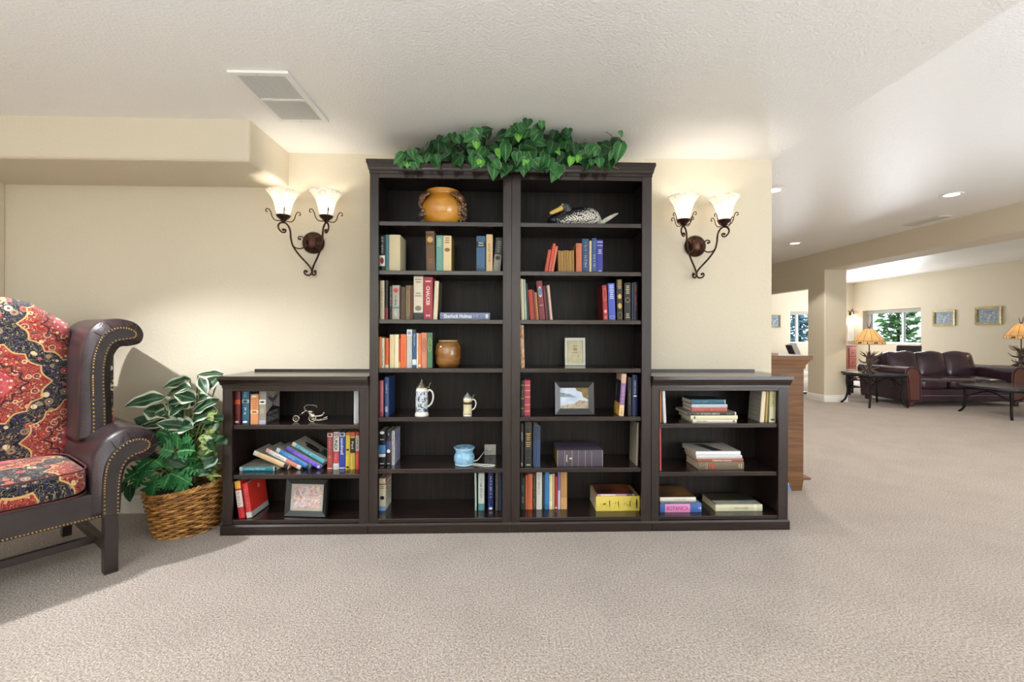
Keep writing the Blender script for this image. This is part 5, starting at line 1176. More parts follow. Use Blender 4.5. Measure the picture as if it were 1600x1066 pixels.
# ------------------------------------------------------------------ wing chair
def rugmat(key, axes, c0, per=(.32, .31)):
    m = bpy.data.materials.new(key); m.use_nodes = True; nt = m.node_tree; L = nt.links.new; b = nt.nodes['Principled BSDF']
    b.inputs['Roughness'].default_value = .9; b.inputs['Sheen Weight'].default_value = .2; b.inputs['Specular IOR Level'].default_value = .15
    tc = N(nt, 'ShaderNodeTexCoord'); sp = N(nt, 'ShaderNodeSeparateXYZ'); mpp = N(nt, 'ShaderNodeMapping'); mpp.inputs['Rotation'].default_value = (R(-40), 0, 0) if axes == (0, 1) else (0, 0, 0); L(tc.outputs['Object'], mpp.inputs[0]); L(mpp.outputs[0], sp.inputs[0])
    def ma(op, a, b_=None, c=None):
        n = N(nt, 'ShaderNodeMath'); n.operation = op
        for i, x in enumerate((a, b_, c)):
            if x is None: continue
            if isinstance(x, (int, float)): n.inputs[i].default_value = x
            else: L(x, n.inputs[i])
        return n.outputs[0]
    U = ma('DIVIDE', ma('SUBTRACT', sp.outputs[axes[0]], c0[0]), per[0]); V = ma('DIVIDE', ma('SUBTRACT', sp.outputs[axes[1]], c0[1]), per[1])
    def med(ou, ov):
        u = ma('SUBTRACT', ma('PINGPONG', ma('ADD', U, ou), 1.0), 0.0); v = ma('PINGPONG', ma('ADD', V, ov), 1.0)
        a = ma('ARCTAN2', v, u)
        d = ma('POWER', ma('ADD', ma('POWER', u, 1.45), ma('POWER', v, 1.45)), 1 / 1.45)
        return ma('ADD', d, ma('MULTIPLY', ma('ABSOLUTE', ma('SINE', ma('MULTIPLY', a, 7.0))), .07)), d
    d1, e1 = med(0, 0); d2, e2 = med(1, 1)
    d = ma('MINIMUM', d1, d2); e = ma('MINIMUM', e1, e2)
    cb = N(nt, 'ShaderNodeCombineXYZ'); L(U, cb.inputs[0]); L(V, cb.inputs[1])
    def vor(s, rnd=.8, feat='F1'):
        v = N(nt, 'ShaderNodeTexVoronoi'); v.feature = feat; v.inputs['Scale'].default_value = s; v.inputs['Randomness'].default_value = rnd; L(cb.outputs[0], v.inputs['Vector']); return v
    v1 = vor(6.5); v2 = vor(15.0); v3 = vor(6.0, .6, 'DISTANCE_TO_EDGE')
    nz = N(nt, 'ShaderNodeTexNoise', Scale=11.0, Detail=2.0, Distortion=.8); L(cb.outputs[0], nz.inputs[0])
    def mix(f, a, b_):
        n = N(nt, 'ShaderNodeMix'); n.data_type = 'RGBA'; L(f, n.inputs['Factor'])
        for k, x in (('A', a), ('B', b_)):
            if isinstance(x, str): n.inputs[k].default_value = lin(x)
            else: L(x, n.inputs[k])
        return n.outputs['Result']
    lt = lambda x, k: ma('LESS_THAN', x, k); gt = lambda x, k: ma('GREATER_THAN', x, k)
    rndc = N(nt, 'ShaderNodeSeparateColor'); L(v1.outputs['Color'], rndc.inputs[0])
    petal = mix(gt(rndc.outputs[0], .55), 'dfc79f', 'c0504a'); petal = mix(gt(rndc.outputs[1], .7), petal, '8f7a63')
    # navy ground with flowers and vines
    nav = mix(gt(nz.outputs['Fac'], .57), '1f1c2b', '2b2740')
    nav = mix(lt(v2.outputs['Distance'], .22), nav, 'a8917a')
    nav = mix(lt(v1.outputs['Distance'], .36), nav, petal); nav = mix(lt(v1.outputs['Distance'], .19), nav, '5a2a30'); nav = mix(lt(v1.outputs['Distance'], .10), nav, 'e0cfa6')
    band = ma('LESS_THAN', ma('ABSOLUTE', ma('SUBTRACT', nz.outputs['Fac'], .5)), .012); nav = mix(band, nav, '8f7f5f')
    # red medallions
    red = mix(gt(nz.outputs['Fac'], .54), 'a8372f', '8c2c2a')
    red = mix(lt(v2.outputs['Distance'], .24), red, 'd9b98a'); red = mix(lt(v2.outputs['Distance'], .12), red, '6d2428')
    band2 = ma('LESS_THAN', ma('ABSOLUTE', ma('SUBTRACT', nz.outputs['Fac'], .47)), .018); red = mix(band2, red, '3a2a38')
    red = mix(lt(v1.outputs['Distance'], .17), red, '40303c'); red = mix(lt(v1.outputs['Distance'], .09), red, 'd9b98a')
    inner = mix(gt(nz.outputs['Fac'], .5), 'b04a55', 'c25a5a'); inner = mix(lt(v2.outputs['Distance'], .30), inner, 'd9c2a0'); inner = mix(lt(v1.outputs['Distance'], .2), inner, '5d4a52')
    def contour(f, w, ph):
        return lt(ma('ABSOLUTE', ma('SUBTRACT', ma('FRACT', ma('MULTIPLY', ma('ADD', n2.outputs['Fac'], ph), f)), .5)), w)
    n2 = N(nt, 'ShaderNodeTexNoise', Scale=7.0, Detail=1.0, Distortion=1.2); L(cb.outputs[0], n2.inputs[0])
    red = mix(contour(9.0, .055, 0), red, 'c9a07a'); red = mix(contour(9.0, .05, .03), red, '6a2630')
    nav = mix(contour(7.0, .035, .06), nav, '8a8a70')
    ring = ma('LESS_THAN', ma('ABSOLUTE', ma('SUBTRACT', v1.outputs['Distance'], .30)), .028); red = mix(ring, red, 'd9bd94')
    red = mix(lt(e, .26), red, inner)
    red = mix(lt(ma('ABSOLUTE', ma('SUBTRACT', d, .42)), .016), red, '3a2630')
    colr = mix(lt(d, .70), nav, red)
    colr = mix(lt(ma('ABSOLUTE', ma('SUBTRACT', d, .70)), .013), colr, 'cfa66c')
    L(colr, b.inputs['Base Color'])
    wv = N(nt, 'ShaderNodeTexNoise', Scale=420.0); L(tc.outputs['Object'], wv.inputs[0])
    bp = N(nt, 'ShaderNodeBump'); bp.inputs['Strength'].default_value = .25; bp.inputs['Distance'].default_value = .003; L(wv.outputs['Fac'], bp.inputs['Height']); L(bp.outputs[0], b.inputs['Normal'])
    return m
m_leather = mat('worn aubergine leather', '2a2124', .36, c2='3f3033', nscale=5, bump=.18, bscale=120, coat=.15)
m_leatherd = mat('dark brown leather', '271f1e', .42, c2='312826', nscale=9, bump=.15, bscale=140)
m_nail = mat('brass nailhead', 'b08d5a', .3, metal=.9)
m_leg = mat('dark mahogany leg', '2a1f1e', .35, coat=.2)
def wingchair():
    rot = R(53.13); O = Vector((-2.127, 2.034, 0))
    t = thing('wing_chair', 'wing armchair with Persian rug upholstery and dark studded leather wings', 'armchair', O, (0, 0, rot))
    rb = rugmat('Persian rug back', (0, 2), (0, .93)); rc = rugmat('Persian rug seat', (0, 1), (.02, .10), (.31, .30))
    def ztop(x):
        a = abs(x); T = [(0, 1.40), (.08, 1.397), (.15, 1.372), (.22, 1.315), (.27, 1.27), (.32, 1.245), (.5, 1.2)]
        for (p, q), (r_, s) in zip(T, T[1:]):
            if a <= r_: return q + (s - q) * (a - p) / (r_ - p)
        return 1.2
    mb = MB(); n = 44; rows = 26; rings = []
    for j in range(rows + 1):
        v = j / rows; th = 1 if v < .90 else max(.05, math.sqrt(max(0, 1 - ((v - .90) / .10) ** 2)))
        ring = []
        for k in range(n):
            a = 2 * PI * k / n; cx, sy = math.cos(a), math.sin(a)
            x = .318 * math.copysign(abs(cx) ** .35, cx)
            z = .40 + (ztop(x) - .40) * v
            y0 = .665 + (z - .5) * .12
            y = y0 + .142 * th * math.copysign(abs(sy) ** .6, sy)
            if sy < 0: y -= .022 * (1 - (x / .32) ** 2) * math.sin(PI * min(1, v * 1.05))
            ring.append(mb.b.verts.new((x, y, z)))
        rings.append(ring)
    for A, B in zip(rings, rings[1:]):
        for k in range(n): mb.b.faces.new((A[k], A[(k + 1) % n], B[(k + 1) % n], B[k]))
    mb.b.faces.new(rings[0][::-1]); mb.b.faces.new(rings[-1])
    mb.build('backrest', rb, t, smooth=True)
    c = MB(); c.sup((0, .255, .482), (.262, .278, .064), 6, 10, fn=lambda p, q: p + Vector((0, 0, .022 * (1 - q.x * q.x) * (1 - q.y * q.y) if q.z > 0 else 0)))
    cu = c.build('seat_cushion', rc, t, smooth=True)
    w = MB()
    for z in (.425, .540):
        w.tube([(.262 * math.copysign(abs(math.cos(a)) ** .33, math.cos(a)), .255 + .278 * math.copysign(abs(math.sin(a)) ** .33, math.sin(a)), z) for a in [2 * PI * i / 60 for i in range(60)]], .004, 6, closed=True)
    w.build('piping', col('5d2a2c', .8), cu, smooth=True)
    fr = MB(); fr.rbox((-.365, .004, .29), (.365, .80, .418), .012)
    fr.build('seat_rail', m_leatherd, t)
    def smoothp(pts, k=4): return [tuple(p)[:2] for p in spline([(x, z, 0) for x, z in pts], k)]
    AB = [(.262, .30), (.264, .42), (.268, .52), (.285, .60), (.33, .668), (.40, .705), (.46, .705), (.510, .675), (.526, .618), (.505, .562), (.455, .543), (.412, .535), (.388, .50), (.378, .42), (.372, .30)]
    AP = [(.302, .295), (.302, .40), (.304, .48), (.318, .56), (.355, .618), (.41, .655), (.462, .655), (.494, .630), (.492, .597), (.465, .576), (.428, .568), (.398, .545), (.378, .49), (.371, .40), (.370, .295)]
    WB = [(.275, .62), (.282, .72), (.285, .85), (.288, 1.0), (.298, 1.11), (.325, 1.205), (.375, 1.258), (.45, 1.272), (.515, 1.25), (.548, 1.195), (.535, 1.140), (.485, 1.122), (.445, 1.118), (.42, 1.08), (.405, 1.02), (.402, .92), (.408, .80), (.41, .62)]
    WP = [(.322, .62), (.325, .72), (.322, .85), (.322, 1.0), (.332, 1.09), (.362, 1.175), (.41, 1.220), (.465, 1.228), (.508, 1.208), (.518, 1.180), (.504, 1.158), (.462, 1.150), (.42, 1.138), (.397, 1.10), (.382, 1.03), (.379, .92), (.384, .80), (.386, .62)]
    for sg in (1, -1):
        fl = lambda P: [(sg * x, z) for x, z in P]
        def pleated(P, y0, y1, nm, mt, tt, slope=0):
            Q = smoothp(P); m_ = MB(); ny = 8; R_ = []
            cxm = sum(p[0] for p in Q) / len(Q); czm = sum(p[1] for p in Q) / len(Q)
            for j in range(ny + 1):
                v = j / ny; y = y0 + (y1 - y0) * v; row = []
                kk = 1 if v > .08 else .0
                for i, (x, z) in enumerate(Q):
                    g = .006 * (1 - min(1, v * 9)) 
                    row.append(m_.b.verts.new((sg * (x + (cxm - x) * g * 4), y, z + (czm - z) * g * 4 - slope * v)))
                R_.append(row)
            L2 = len(Q)
            for A, B in zip(R_, R_[1:]):
                for k in range(L2): m_.b.faces.new((A[k], A[(k + 1) % L2], B[(k + 1) % L2], B[k]))
            m_.b.faces.new(R_[0]); m_.b.faces.new(R_[-1][::-1])
            return m_.build(nm, mt, tt, smooth=True)
        arm = pleated(AB, .0, .72, 'arm', m_leather, t)
        wing = pleated(WB, .295, .82, 'wing', m_leather, t, .0)
        MB().prism(fl(smoothp(AP)), -.012, .004, 'y').build('arm_front_panel', m_leatherd, arm, bevel=.004)
        MB().prism(fl(smoothp(WP)), .282, .30, 'y').build('wing_front_panel', m_leatherd, wing, bevel=.004)
        for P, y, par, nm in ((AP, -.013, arm, 'nail_trim'), (WP, .281, wing, 'nail_trim')):
            Q = [Vector((x, 0, z)) for x, z in smoothp(P, 12)]; nb = MB(); acc = 0
            cen = [Vector((x, 0, z)) for x, z in P]
            for i in range(1, len(Q)):
                acc += (Q[i] - Q[i - 1]).length
                if acc > .0125:
                    acc = 0; tg = (Q[min(i + 1, len(Q) - 1)] - Q[i - 1]).normalized(); nrm = Vector((tg.z, 0, -tg.x))
                    p = Q[i] + nrm * .009
                    nb.ball((sg * p.x, y, p.z), .0049, 6, (1, .5, 1))
            nb.build(nm, m_nail, par, smooth=True)
        # ruched pleats around the scroll fronts
        pl = MB()
        for i in range(4, len(AB) - 4):
            a, b2 = Vector((AB[i][0], 0, AB[i][1])), Vector((AP[i][0], 0, AP[i][1])); a = a.lerp(b2, .16)
            pl.tube(spline([(sg * b2.x, -.004, b2.z), (sg * (a.x * .8 + b2.x * .2), -.006, a.z * .8 + b2.z * .2), (sg * a.x, .006, a.z), (sg * a.x, .05, a.z)], 4), [.0022] * 6 + [.002] * 6 + [.001], 6)
        pl.build('pleats', m_leather, arm, smooth=True)
        pl = MB()
        for i in range(5, 13):
            a, b2 = Vector((WB[i][0], 0, WB[i][1])), Vector((WP[i][0], 0, WP[i][1])); a = a.lerp(b2, .16)
            pl.tube(spline([(sg * b2.x, .291, b2.z), (sg * (a.x * .8 + b2.x * .2), .288, a.z * .8 + b2.z * .2), (sg * a.x, .30, a.z), (sg * a.x, .345, a.z)], 4), [.0022] * 6 + [.002] * 6 + [.001], 6)
        pl.build('pleats', m_leather, wing, smooth=True)
        MB().rbox((sg * .395 - .022, .312, .62), (sg * .395 + .028, .80, 1.12), .015).build('outer_side', rb, wing)
        side = MB().box((sg * .345, .30, .42), (sg * .378, .80, .66)); side.build('outer_side', rb, arm)
        lg = MB().rbox((sg * .342 - .027, .012, 0), (sg * .342 + .027, .066, .291), .003); lg.build('leg', m_leg, t)
        rl = MB(); q = [(sg * .318 - .02, .70, .291), (sg * .318 + .02, .70, .291), (sg * .318 + .02, .75, .291), (sg * .318 - .02, .75, .291)]
        rl.hexa([(x, y + .06, 0) for x, y, z in q] + q); rl.build('leg', m_leg, t)
        MB().box((sg * .335 - .014, .066, .105), (sg * .335 + .014, .74, .150)).build('side_stretcher', m_leg, t)
    MB().box((-.321, .20, .110), (.321, .228, .146)).build('cross_stretcher', m_leg, t)
    nb = MB()
    for i in range(58):
        x = -.36 + .72 * i / 57; nb.ball((x, .003, .301), .0048, 6, (1, .5, 1))
    nb.build('nail_trim', m_nail, t, smooth=True)
wingchair()
# ------------------------------------------------------------------ brown cabinet past the bookcase wall
def cabinet():
    a, b = aZ(1240, 768, 0), aZ(1259, 768, 0)
    y0 = 3.40; x0, x1 = XE + .005, 2.30; zt_ = aY(1258, 556, y0).z
    t = thing('rustic_cabinet', 'rustic brown wood cabinet with moulded top behind right low bookcase', 'cabinet', ((x0 + x1) / 2, y0, 0))
    X = lambda x: x - (x0 + x1) / 2
    D = 1.1
    MB().box((X(x0), 0, .09), (X(x1), D, zt_ - .09)).build('carcass', m_pine, t, bevel=.004)
    c = MB()
    for z0, z1, o0, o1 in ((zt_ - .10, zt_ - .075, .008, .012), (zt_ - .075, zt_ - .03, .012, .045), (zt_ - .03, zt_, .058, .058)):
        c.hexa([(X(x0), -o0 * .3, z0), (X(x1) + o0, -o0 * .3, z0), (X(x1) + o0, D + o0, z0), (X(x0), D + o0, z0), (X(x0), -o1 * .3, z1), (X(x1) + o1, -o1 * .3, z1), (X(x1) + o1, D + o1, z1), (X(x0), D + o1, z1)])
    c.build('top', m_pine, t)
    MB().hexa([(X(x0), -.006, .075), (X(x1) + .05, -.006, .085), (X(x1) + .05, D, .085), (X(x0), D, .075), (X(x0), -.006, .10), (X(x1) + .055, -.006, .10), (X(x1) + .055, D, .10), (X(x0), D, .10)]).build('base_moulding', m_pine, t)
    for y in (0, D - .09):
        MB().hexa([(X(x1) - .09, y + .005, 0), (X(x1) - .01, y + .005, 0), (X(x1) - .01, y + .085, 0), (X(x1) - .09, y + .085, 0), (X(x1) - .12, y, .08), (X(x1), y, .08), (X(x1), y + .09, .08), (X(x1) - .12, y + .09, .08)]).build('foot', m_pine, t)
    for y in (.06, .56):
        dr = MB().box((X(x1), y, .13), (X(x1) + .018, y + .48, zt_ - .12)); d = dr.build('door', m_pine, t, bevel=.004)
        for z in (zt_ - .17, zt_ - .26): MB().rbox((X(x1) + .016, y + .01, z - .02), (X(x1) + .034, y + .04, z + .02), .003).build('hinge', m_iron, d)
cabinet()
p = aY(1232.5, 759, 3.46); 
t = thing('storage_tin', 'small blue and white box on carpet beside cabinet foot', 'box', (p.x - .03, 3.405, 0))
MB().rbox((-.03, 0, 0), (.03, .04, .045), .004).build('body', col('6f8fc9', .4), t); MB().rbox((-.031, -.001, .045), (.031, .041, .062), .003).build('lid', col('c9d3e6', .4), t)
# ------------------------------------------------------------------ sofa
m_sofa = mat('oxblood leather', '32222f', .22, c2='472f3c', nscale=4, bump=.12, bscale=18, coat=.3)  # purple shift puts bluish reflected light into the leather colour
def sofa():
    x0, x1, y0, y1 = 6.66, 8.64, 7.27, 8.30
    cx = (x0 + x1) / 2; t = thing('leather_sofa', 'oxblood leather three-seat sofa with rolled arms in the far sitting area', 'sofa', (cx, y0, 0))
    hw = (x1 - x0) / 2; D = y1 - y0
    MB().rbox((-hw + .04, .03, .075), (hw - .04, D, .29), .02).build('base', m_sofa, t)
    for s in (-1, 1):
        prof = [(hw - .02, .08), (hw - .0, .30), (hw + .015, .46), (hw + .045, .54), (hw + .03, .62), (hw - .05, .655), (hw - .14, .64), (hw - .20, .58), (hw - .215, .46), (hw - .215, .08)]
        P = [tuple(p)[:2] for p in spline([(x, z, 0) for x, z in prof], 4)]
        a = MB().prism([(s * x, z) for x, z in P], .0, D - .02, 'y').build('arm', m_sofa, t, smooth=False, bevel=.008)
        pn = [(x * 1 + (hw - .10 - x) * .22, z + (.36 - z) * .12) for x, z in P]
        MB().prism([(s * x, z) for x, z in pn], -.014, .001, 'y').build('front_panel', mat('red brown leather', '6b4038', .3, coat=.3), a, bevel=.005)
        MB().tube([(s * x, -.004, z) for x, z in P], .006, 6, closed=True).build('welt', mat('red brown leather', '6b4038', .3, coat=.3), a, smooth=True)
        for y in (.06, D - .10):
            MB().lathe([(.04, 0), (.055, .02), (.05, .05), (.06, .08)], (s * (hw - .1), y, 0), 16).build('foot', mat('bun foot wood', '5a3426', .4), t, smooth=True)
    MB().rbox((-hw + .10, D - .22, .28), (hw - .10, D - .01, .80), .05, 3).build('back_frame', m_sofa, t, smooth=False)
    iw = hw - .215
    for i in range(3):
        xa = -iw + 2 * iw * i / 3; xc = xa + iw / 3
        MB().sup((xc, .37, .365), (iw / 3 - .003, .375, .085), 6, 8, fn=lambda p, q: p + Vector((0, 0, .03 * (1 - q.x ** 2) * (1 - q.y ** 2) if q.z > 0 else 0))).build('seat_cushion', m_sofa, t, smooth=True)
        Mx = Matrix.Translation((xc, .70, .635)) @ Matrix.Rotation(R(-14), 4, 'X')
        MB().sup((0, 0, 0), (iw / 3 + .014, .12, .24), 7, 9, Mx, fn=lambda p, q: p + Vector((0, -.05 * (1 - q.x ** 2) * (1 - q.z ** 2) if q.y < 0 else 0, .012 * math.sin(q.x * 4 + i) if q.z > 0 else 0))).build('back_cushion', m_sofa, t, smooth=True)
    MB().rbox((-hw + .205, .012, .10), (hw - .205, .034, .27), .006).build('front_rail', m_sofa, t)
    MB().box((-hw + .206, .006, .178), (hw - .206, .013, .186)).build('rail_welt', mat('pale welt', '8d7a8a', .3), t)
sofa()
# ------------------------------------------------------------------ tables
m_slate = mat('slate table top', '3d3f4c', .22, c2='2d2e38', nscale=9, coat=.4)
def sabre(mb, x, y, z, dx, dy, r=.016):
    mb.tube(spline([(x, y, z), (x + dx * .05, y + dy * .05, z * .75), (x - dx * .12, y - dy * .12, z * .45), (x + dx * .25, y + dy * .25, z * .16), (x + dx, y + dy, .004)], 6), r, 8)
def irontable(name, label, cx, cy, w, d, h, splay, cut=.0):
    t = thing(name, label, 'table', (cx, cy, 0))
    k = cut; hw, hd = w / 2, d / 2
    poly = [(-hw + k, -hd), (hw - k, -hd), (hw, -hd + k), (hw, hd - k), (hw - k, hd), (-hw + k, hd), (-hw, hd - k), (-hw, -hd + k)] if k else [(-hw, -hd), (hw, -hd), (hw, hd), (-hw, hd)]
    MB().prism(poly, h - .035, h, 'z').build('table_top', m_slate, t, bevel=.006)
    MB().prism([(x * .94, y * .94) for x, y in poly], h - .06, h - .0352, 'z').build('apron', m_iron, t)
    ix, iy = hw * .80, hd * .80
    for sx in (-1, 1):
        for sy in (-1, 1):
            m = MB(); sabre(m, sx * ix, sy * iy, h - .058, sx * splay, sy * splay); m.build('leg', m_iron, t, smooth=True)
    s = MB()
    for sy in (-1, 1): s.tube(spline([(-ix, sy * iy, h - .20), (0, sy * iy * .9, h - .085), (ix, sy * iy, h - .20)], 8), .008, 6)
    for sx in (-1, 1): s.tube(spline([(sx * ix, -iy, h - .20), (sx * ix * .95, 0, h - .085), (sx * ix, iy, h - .20)], 8), .008, 6)
    s.build('scroll_brace', m_iron, t, smooth=True)
    return t
hA = aY(1357, 585, 7.16).z
irontable('end_table', 'black iron end table with slate top and antler lamp, beside the sofa', 6.24, 7.46, .66, .62, hA, .06)
hC = aY(1577, 607, 6.16).z
irontable('coffee_table', 'black iron coffee table with curved legs in front of the sofa', 7.66, 6.47, 1.34, .80, hC, .05, .12)
hB = aY(1585, 572, 7.72).z
irontable('side_table', 'dark side table at right of the sofa under second antler lamp', 9.12, 7.70, .50, .56, hB, .04)
# ------------------------------------------------------------------ antler lamps
m_ant = mat('brown antler', '3d302a', .45, c2='7a6455', nscale=10)
def antler_lamp(x, y, z, label, seed):
    t = thing('antler_lamp', label, 'lamp', (x, y, z + .001), group='antler table lamps'); r = random.Random(seed)
    b = MB()
    for i in range(7):
        a = 2 * PI * i / 7 + .3
        c, s = math.cos(a), math.sin(a)
        b.tube(spline([(.10 * c, .10 * s, .012), (.03 * c, .03 * s, .06), (.025 * c, .025 * s, .18), (.05 * c, .05 * s, .28), (.13 * c, .13 * s, .36)], 5), [.014] * 6 + [.013] * 6 + [.011] * 5 + [.008, .006, .004, .003], 7)
        for q in range(3):
            zz = .06 + .11 * q + r.uniform(-.02, .02); a2 = a + r.uniform(-.9, .9); c2, s2 = math.cos(a2), math.sin(a2); L_ = r.uniform(.10, .17)
            b.tube(spline([(.03 * c, .03 * s, zz), (.03 * c + L_ * .6 * c2, .03 * s + L_ * .6 * s2, zz + .01), (.03 * c + L_ * c2, .03 * s + L_ * s2, zz + L_ * .5)], 4), [.010, .010, .009, .008, .007, .006, .005, .004, .002], 6)
    b.build('antler_base', m_ant, t, smooth=True)
    f = MB()
    for i in range(5):
        a = 2 * PI * i / 5; c, s = math.cos(a), math.sin(a)
        f.tube([(.06 * c, .06 * s, 0), (.12 * c, .12 * s, .008)], [.014, .010], 7)
    f.build('foot', m_ant, t, smooth=True)
    MB().tube([(0, 0, .02), (0, 0, .76)], .008, 8).build('stem', m_iron, t)
    zb, zt_, n = .475, .735, 12; sh = MB()
    rows = [(.217, zb), (.217, zb + .055), (.14, zb + .165), (.055, zt_)]
    R_ = [[sh.b.verts.new((rr * math.cos(2 * PI * i / n), rr * math.sin(2 * PI * i / n), z_)) for i in range(n)] for rr, z_ in rows]
    for A, B in zip(R_, R_[1:]):
        for i in range(n): sh.b.faces.new((A[i], A[(i + 1) % n], B[(i + 1) % n], B[i]))
    ms = MATS.get('amber mica')
    if not ms:
        ms = mat('amber mica', 'dcbc84', .4, c2='e8d0a0', nscale=8, emit=.16); ms.node_tree.nodes['Principled BSDF'].inputs['Emission Color'].default_value = lin('ffdca0')
        nt = ms.node_tree; tr = N(nt, 'ShaderNodeBsdfTranslucent'); tr.inputs[0].default_value = lin('f0d09a'); mx = N(nt, 'ShaderNodeMixShader'); mx.inputs[0].default_value = .4
        nt.links.new(nt.nodes['Principled BSDF'].outputs[0], mx.inputs[1]); nt.links.new(tr.outputs[0], mx.inputs[2]); nt.links.new(mx.outputs[0], nt.nodes['Material Output'].inputs[0])
    so = sh.build('lamp_shade', ms, t, solid=.003)
    k = MB()
    for i in range(n):
        a = 2 * PI * i / n; pp = [Vector((rr * 1.006 * math.cos(a), rr * 1.006 * math.sin(a), z_)) for rr, z_ in rows]; k.tube(pp, .0022, 5)
    for rr, z_ in (rows[0], rows[1]): k.tube([(rr * 1.006 * math.cos(2 * PI * i / n), rr * 1.006 * math.sin(2 * PI * i / n), z_) for i in range(n)], .0025, 5, closed=True)
    k.build('lead_lines', mat('dark lead', '4a3a26', .5), so)
    g = MB()
    for i in range(n):
        a = 2 * PI * (i + .5) / n; c, s = math.cos(a), math.sin(a); rr = .217 * math.cos(PI / n) + .002
        M = Matrix(((-s, 0, c, rr * c), (c, 0, s, rr * s), (0, 1, 0, zb + .006), (0, 0, 0, 1)))
        if i % 2 == 0: poly = [(-.030, 0), (-.020, 0), (-.018, .010), (.010, .010), (.012, 0), (.022, 0), (.022, .018), (.034, .020), (.030, .030), (.016, .034), (-.014, .033), (-.030, .022)]
        else: poly = [(-.012, 0), (.012, 0), (.004, .012), (.010, .018), (.003, .028), (.006, .034), (0, .044), (-.006, .034), (-.003, .028), (-.010, .018), (-.004, .012)]
        vs0 = [g.b.verts.new(M @ Vector((px_, py_, 0))) for px_, py_ in poly]; vs1 = [g.b.verts.new(M @ Vector((px_, py_, .0015))) for px_, py_ in poly]
        g.b.faces.new(vs0); g.b.faces.new(vs1[::-1])
        for q in range(len(poly)): g.b.faces.new((vs0[q], vs1[q], vs1[(q + 1) % len(poly)], vs0[(q + 1) % len(poly)]))
    g.build('silhouettes', mat('dark lead', '4a3a26', .5), so)
    fi = MB()
    for dx, dy, h in ((-.045, 0, .12), (.045, .01, .11), (.01, -.03, .135)):
        fi.tube(spline([(0, 0, zt_), (dx * .6, dy * .6, zt_ + h * .4), (dx, dy, zt_ + h)], 5), [.009] * 4 + [.007] * 3 + [.005, .004, .003, .002], 6)
    fi.build('finial', m_ant, t, smooth=True)
    light('lamp_bulb', 'POINT', (0, 0, .60), 3, (1, .88, .7), radius=.03, parent=t)
pL = aY(1358, 570, 7.46)
antler_lamp(pL.x, 7.46, hA, 'antler table lamp with amber shade on end table left of sofa', 1)
pL = aY(1595.5, 560, 7.70)
antler_lamp(pL.x, 7.70, hB, 'antler table lamp with amber shade right of sofa, cut by frame edge', 2)
# ------------------------------------------------------------------ pictures, sconce, pendant, chairs at the far end
def wallpic(label, u0, v0, u1, v1, ax, plane, seed, cut=None):
    f = aX if ax == 'x' else aY
    a, b = f(u0, v0, plane), f(u1, v1, plane)
    w = abs(b.y - a.y) if ax == 'x' else abs(b.x - a.x); h = abs(f(u0, v0, plane).z - f(u0, v1, plane).z) if cut is None else cut[1]
    if cut: w = cut[0]
    loc = (plane - .002, (a.y + b.y) / 2, min(a.z, b.z)) if ax == 'x' else (b.x - w / 2, plane - .002, b.z)
    gold = mat('gold frame', 'b3a06c', .4, metal=.25, c2='94804f', nscale=20)
    fr = frame(label, w, h, .03, w * .085, gold, loc, 0, -90 if ax == 'x' else 0, col('8fa6b0', .6), w * .62, h * .56, photo(f'grey landscape print {seed}', ('5d6f83', '8d9cae', 'c3ccd6', '6f7a80', 'a9a08c'), 30, 6), name='wall_picture', easel=False, group='framed landscape prints', bevelin=.006)
    return fr
wallpic('gold-framed landscape print on right wall, nearer to the window', 1459, 485, 1494, 509, 'x', XR, 1)
wallpic('gold-framed landscape print on right wall, farther right above sofa', 1525, 480, 1567, 507, 'x', XR, 2)
wallpic('grey-green framed print on end wall beside the narrow window', 1205, 492, 1219, 512, 'y', YE, 3, (.36, .36))
def hallsconce():
    p = aY(1328, 497, YE); t = thing('bell_sconce', 'small white bell sconce on end wall above antler lamp', 'sconce', (p.x, YE, p.z))
    MB().shell([(.03, .10), (.045, .06), (.07, .02), (.10, 0)], (0, -.13, 0), 20).build('shade', m_shade, t, smooth=True, solid=.004)
    a = MB(); a.tube(spline([(0, -.002, .12), (0, -.07, .20), (0, -.13, .17), (0, -.13, .10)], 6), .010, 7); a.tube(spline([(-.06, -.01, .22), (0, -.02, .16), (.07, -.01, .26)], 6), .008, 6); a.ball((0, -.008, .12), .035, 10, (1, .3, 1.4)); a.build('arm', m_iron, t, smooth=True)
    light('sconce_bulb', 'POINT', (0, -.13, .02), 6, (1, .86, .7), radius=.03, parent=t)
hallsconce()
def pendant():
    p = aY(1210.5, 455, 11); t = thing('pendant_lamp', 'small pendant lamp peeking past end of bookcase wall', 'lamp', (p.x, 11, ZH))
    dz = p.z - ZH
    MB().shell([(.02, .10), (.05, .07), (.085, .0)], (0, 0, dz), 20).build('lamp_shade', mat('brown shade', 'a5745a', .5), t, smooth=True, solid=.004)
    MB().ball((0, 0, dz + .01), .05, 14).build('globe', mat('lit globe', 'fff2dc', .4, emit=2.5), t, smooth=True)
    MB().tube([(0, 0, 0), (0, 0, dz + .1)], .006, 6).build('cord', m_iron, t); MB().lathe([(.05, -.02), (.05, -.001)], seg=18).build('canopy', m_bronze, t)
pendant()
a, b = aY(1323.5, 533, YE), aY(1333.5, 507, YE)
t = thing('wall_panel', 'white framed panel on end wall below bell sconce', 'panel', ((a.x + b.x) / 2, YE - .001, a.z))
w, h = (b.x - a.x) / 2, b.z - a.z
MB().box((-w, -.02, 0), (w, 0, h)).build('board', col('eceae6', .5), t, bevel=.004); f = MB()
for lo, hi in (((-w, 0), (w, .04)), ((-w, h - .04), (w, h)), ((-w, .04), (-w + .035, h - .04)), ((w - .035, .04), (w, h - .04))): f.box((lo[0], -.032, lo[1]), (hi[0], -.0201, hi[1]))
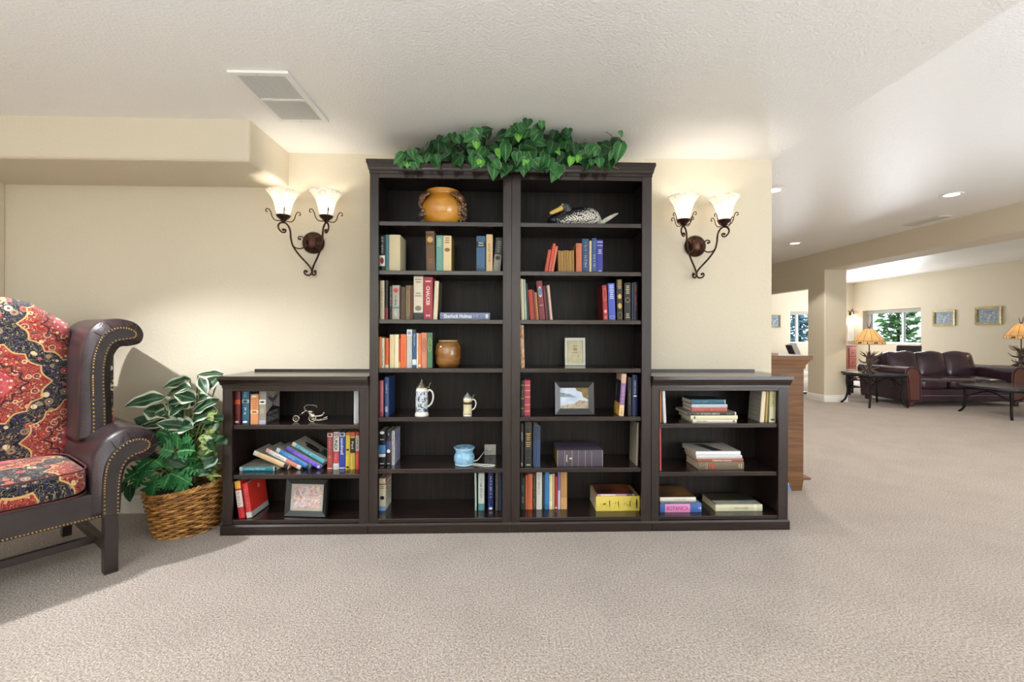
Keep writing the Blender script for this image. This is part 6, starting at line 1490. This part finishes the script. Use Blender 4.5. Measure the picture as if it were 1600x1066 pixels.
f.build('moulding', col('f4f2ee', .5), t)
# brown chest at the end wall
p = aY(1333, 541, 11.6)
t = thing('brown_chest', 'red-brown wooden chest in far corner behind antler lamp', 'chest', (p.x - .05, 11.6, 0))
zc_ = p.z
m_cherry = wood('cherry wood', '6b3322', '8f4a35', .4, 'z', .3)
MB().rbox((-.30, 0, .06), (.14, .45, zc_), .006).build('body', m_cherry, t); MB().rbox((-.32, -.02, zc_), (.16, .47, zc_ + .03), .006).build('top', m_cherry, t)
for i in range(3):
    z0 = .10 + i * (zc_ - .12) / 3
    d = MB().rbox((-.06, -.014, z0), (.13, -.0005, z0 + (zc_ - .12) / 3 - .02), .004).build('drawer', mat('rosy drawer front', '8f4f42', .35), t); MB().ball((.035, -.022, z0 + .1), .012, 8).build('knob', m_iron, d)
for x in (-.27, .10):
    for y in (.03, .40): MB().box((x, y, 0), (x + .05, y + .05, .062)).build('foot', m_cherry, t)
def chair(label, x, y, rz, hb):
    t = thing('dining_chair', label, 'chair', (x, y, 0), (0, 0, R(rz)), group='dark dining chairs'); m = mat('dark leather chair', '3a2d36', .4, coat=.2)
    MB().rbox((-.23, -.23, .43), (.23, .23, .49), .02).build('seat', m, t)
    Mx = Matrix.Translation((0, .22, .49)) @ Matrix.Rotation(R(-10), 4, 'X')
    MB().rbox((-.21, -.025, 0), (.21, .03, hb - .49), .02, 2, Mx).build('backrest', m, t)
    for sx in (-.20, .20):
        for sy in (-.20, .20): MB().box((sx - .02, sy - .02, 0), (sx + .02, sy + .02, .432)).build('leg', m_leg, t)
pc = aY(1398, 547, 9.6)
chair('dark chair back showing above left part of sofa', pc.x, 9.35, -55, .96)
def stool():
    p = aZ(1336, 617, 0)
    t = thing('dark_stool', 'dark wooden stool with rungs behind end table, beside the column', 'stool', (p.x, p.y + .12, 0))
    MB().rbox((-.17, -.17, .43), (.17, .17, .48), .01).build('seat', m_leg, t)
    for sx in (-.14, .14):
        for sy in (-.14, .14): MB().box((sx - .02, sy - .02, 0), (sx + .02, sy + .02, .431)).build('leg', m_leg, t)
    for z in (.15, .29):
        for s in (-.14, .14):
            MB().box((-.12, s - .011, z - .012), (.12, s + .011, z + .012)).build('rung', m_leg, t); MB().box((s - .011, -.12, z - .012), (s + .011, .12, z + .012)).build('rung', m_leg, t)
stool()
p = aY(1243, 546, 9.0)
t = thing('tilted_panel', 'white tilted panel with black edge seen above the brown cabinet', 'panel', (p.x, 9.0, 0))
Mx = Matrix.Translation((0, 0, p.z)) @ Matrix.Rotation(R(-24), 4, 'Y')
MB().rbox((-.05, -.02, -.16), (.055, .14, .12), .008, 2, Mx).build('panel', col('e3e1e6', .4), t); MB().rbox((-.085, -.024, -.16), (-.051, .144, .12), .006, 2, Mx).build('edge', col('2a2a2e', .4), t)
MB().tube([(0.03, .06, .02), (.03, .06, p.z - .12)], .02, 10).build('post', m_iron, t); MB().rbox((-.15, -.10, 0), (.21, .22, .03), .01).build('base', m_iron, t)
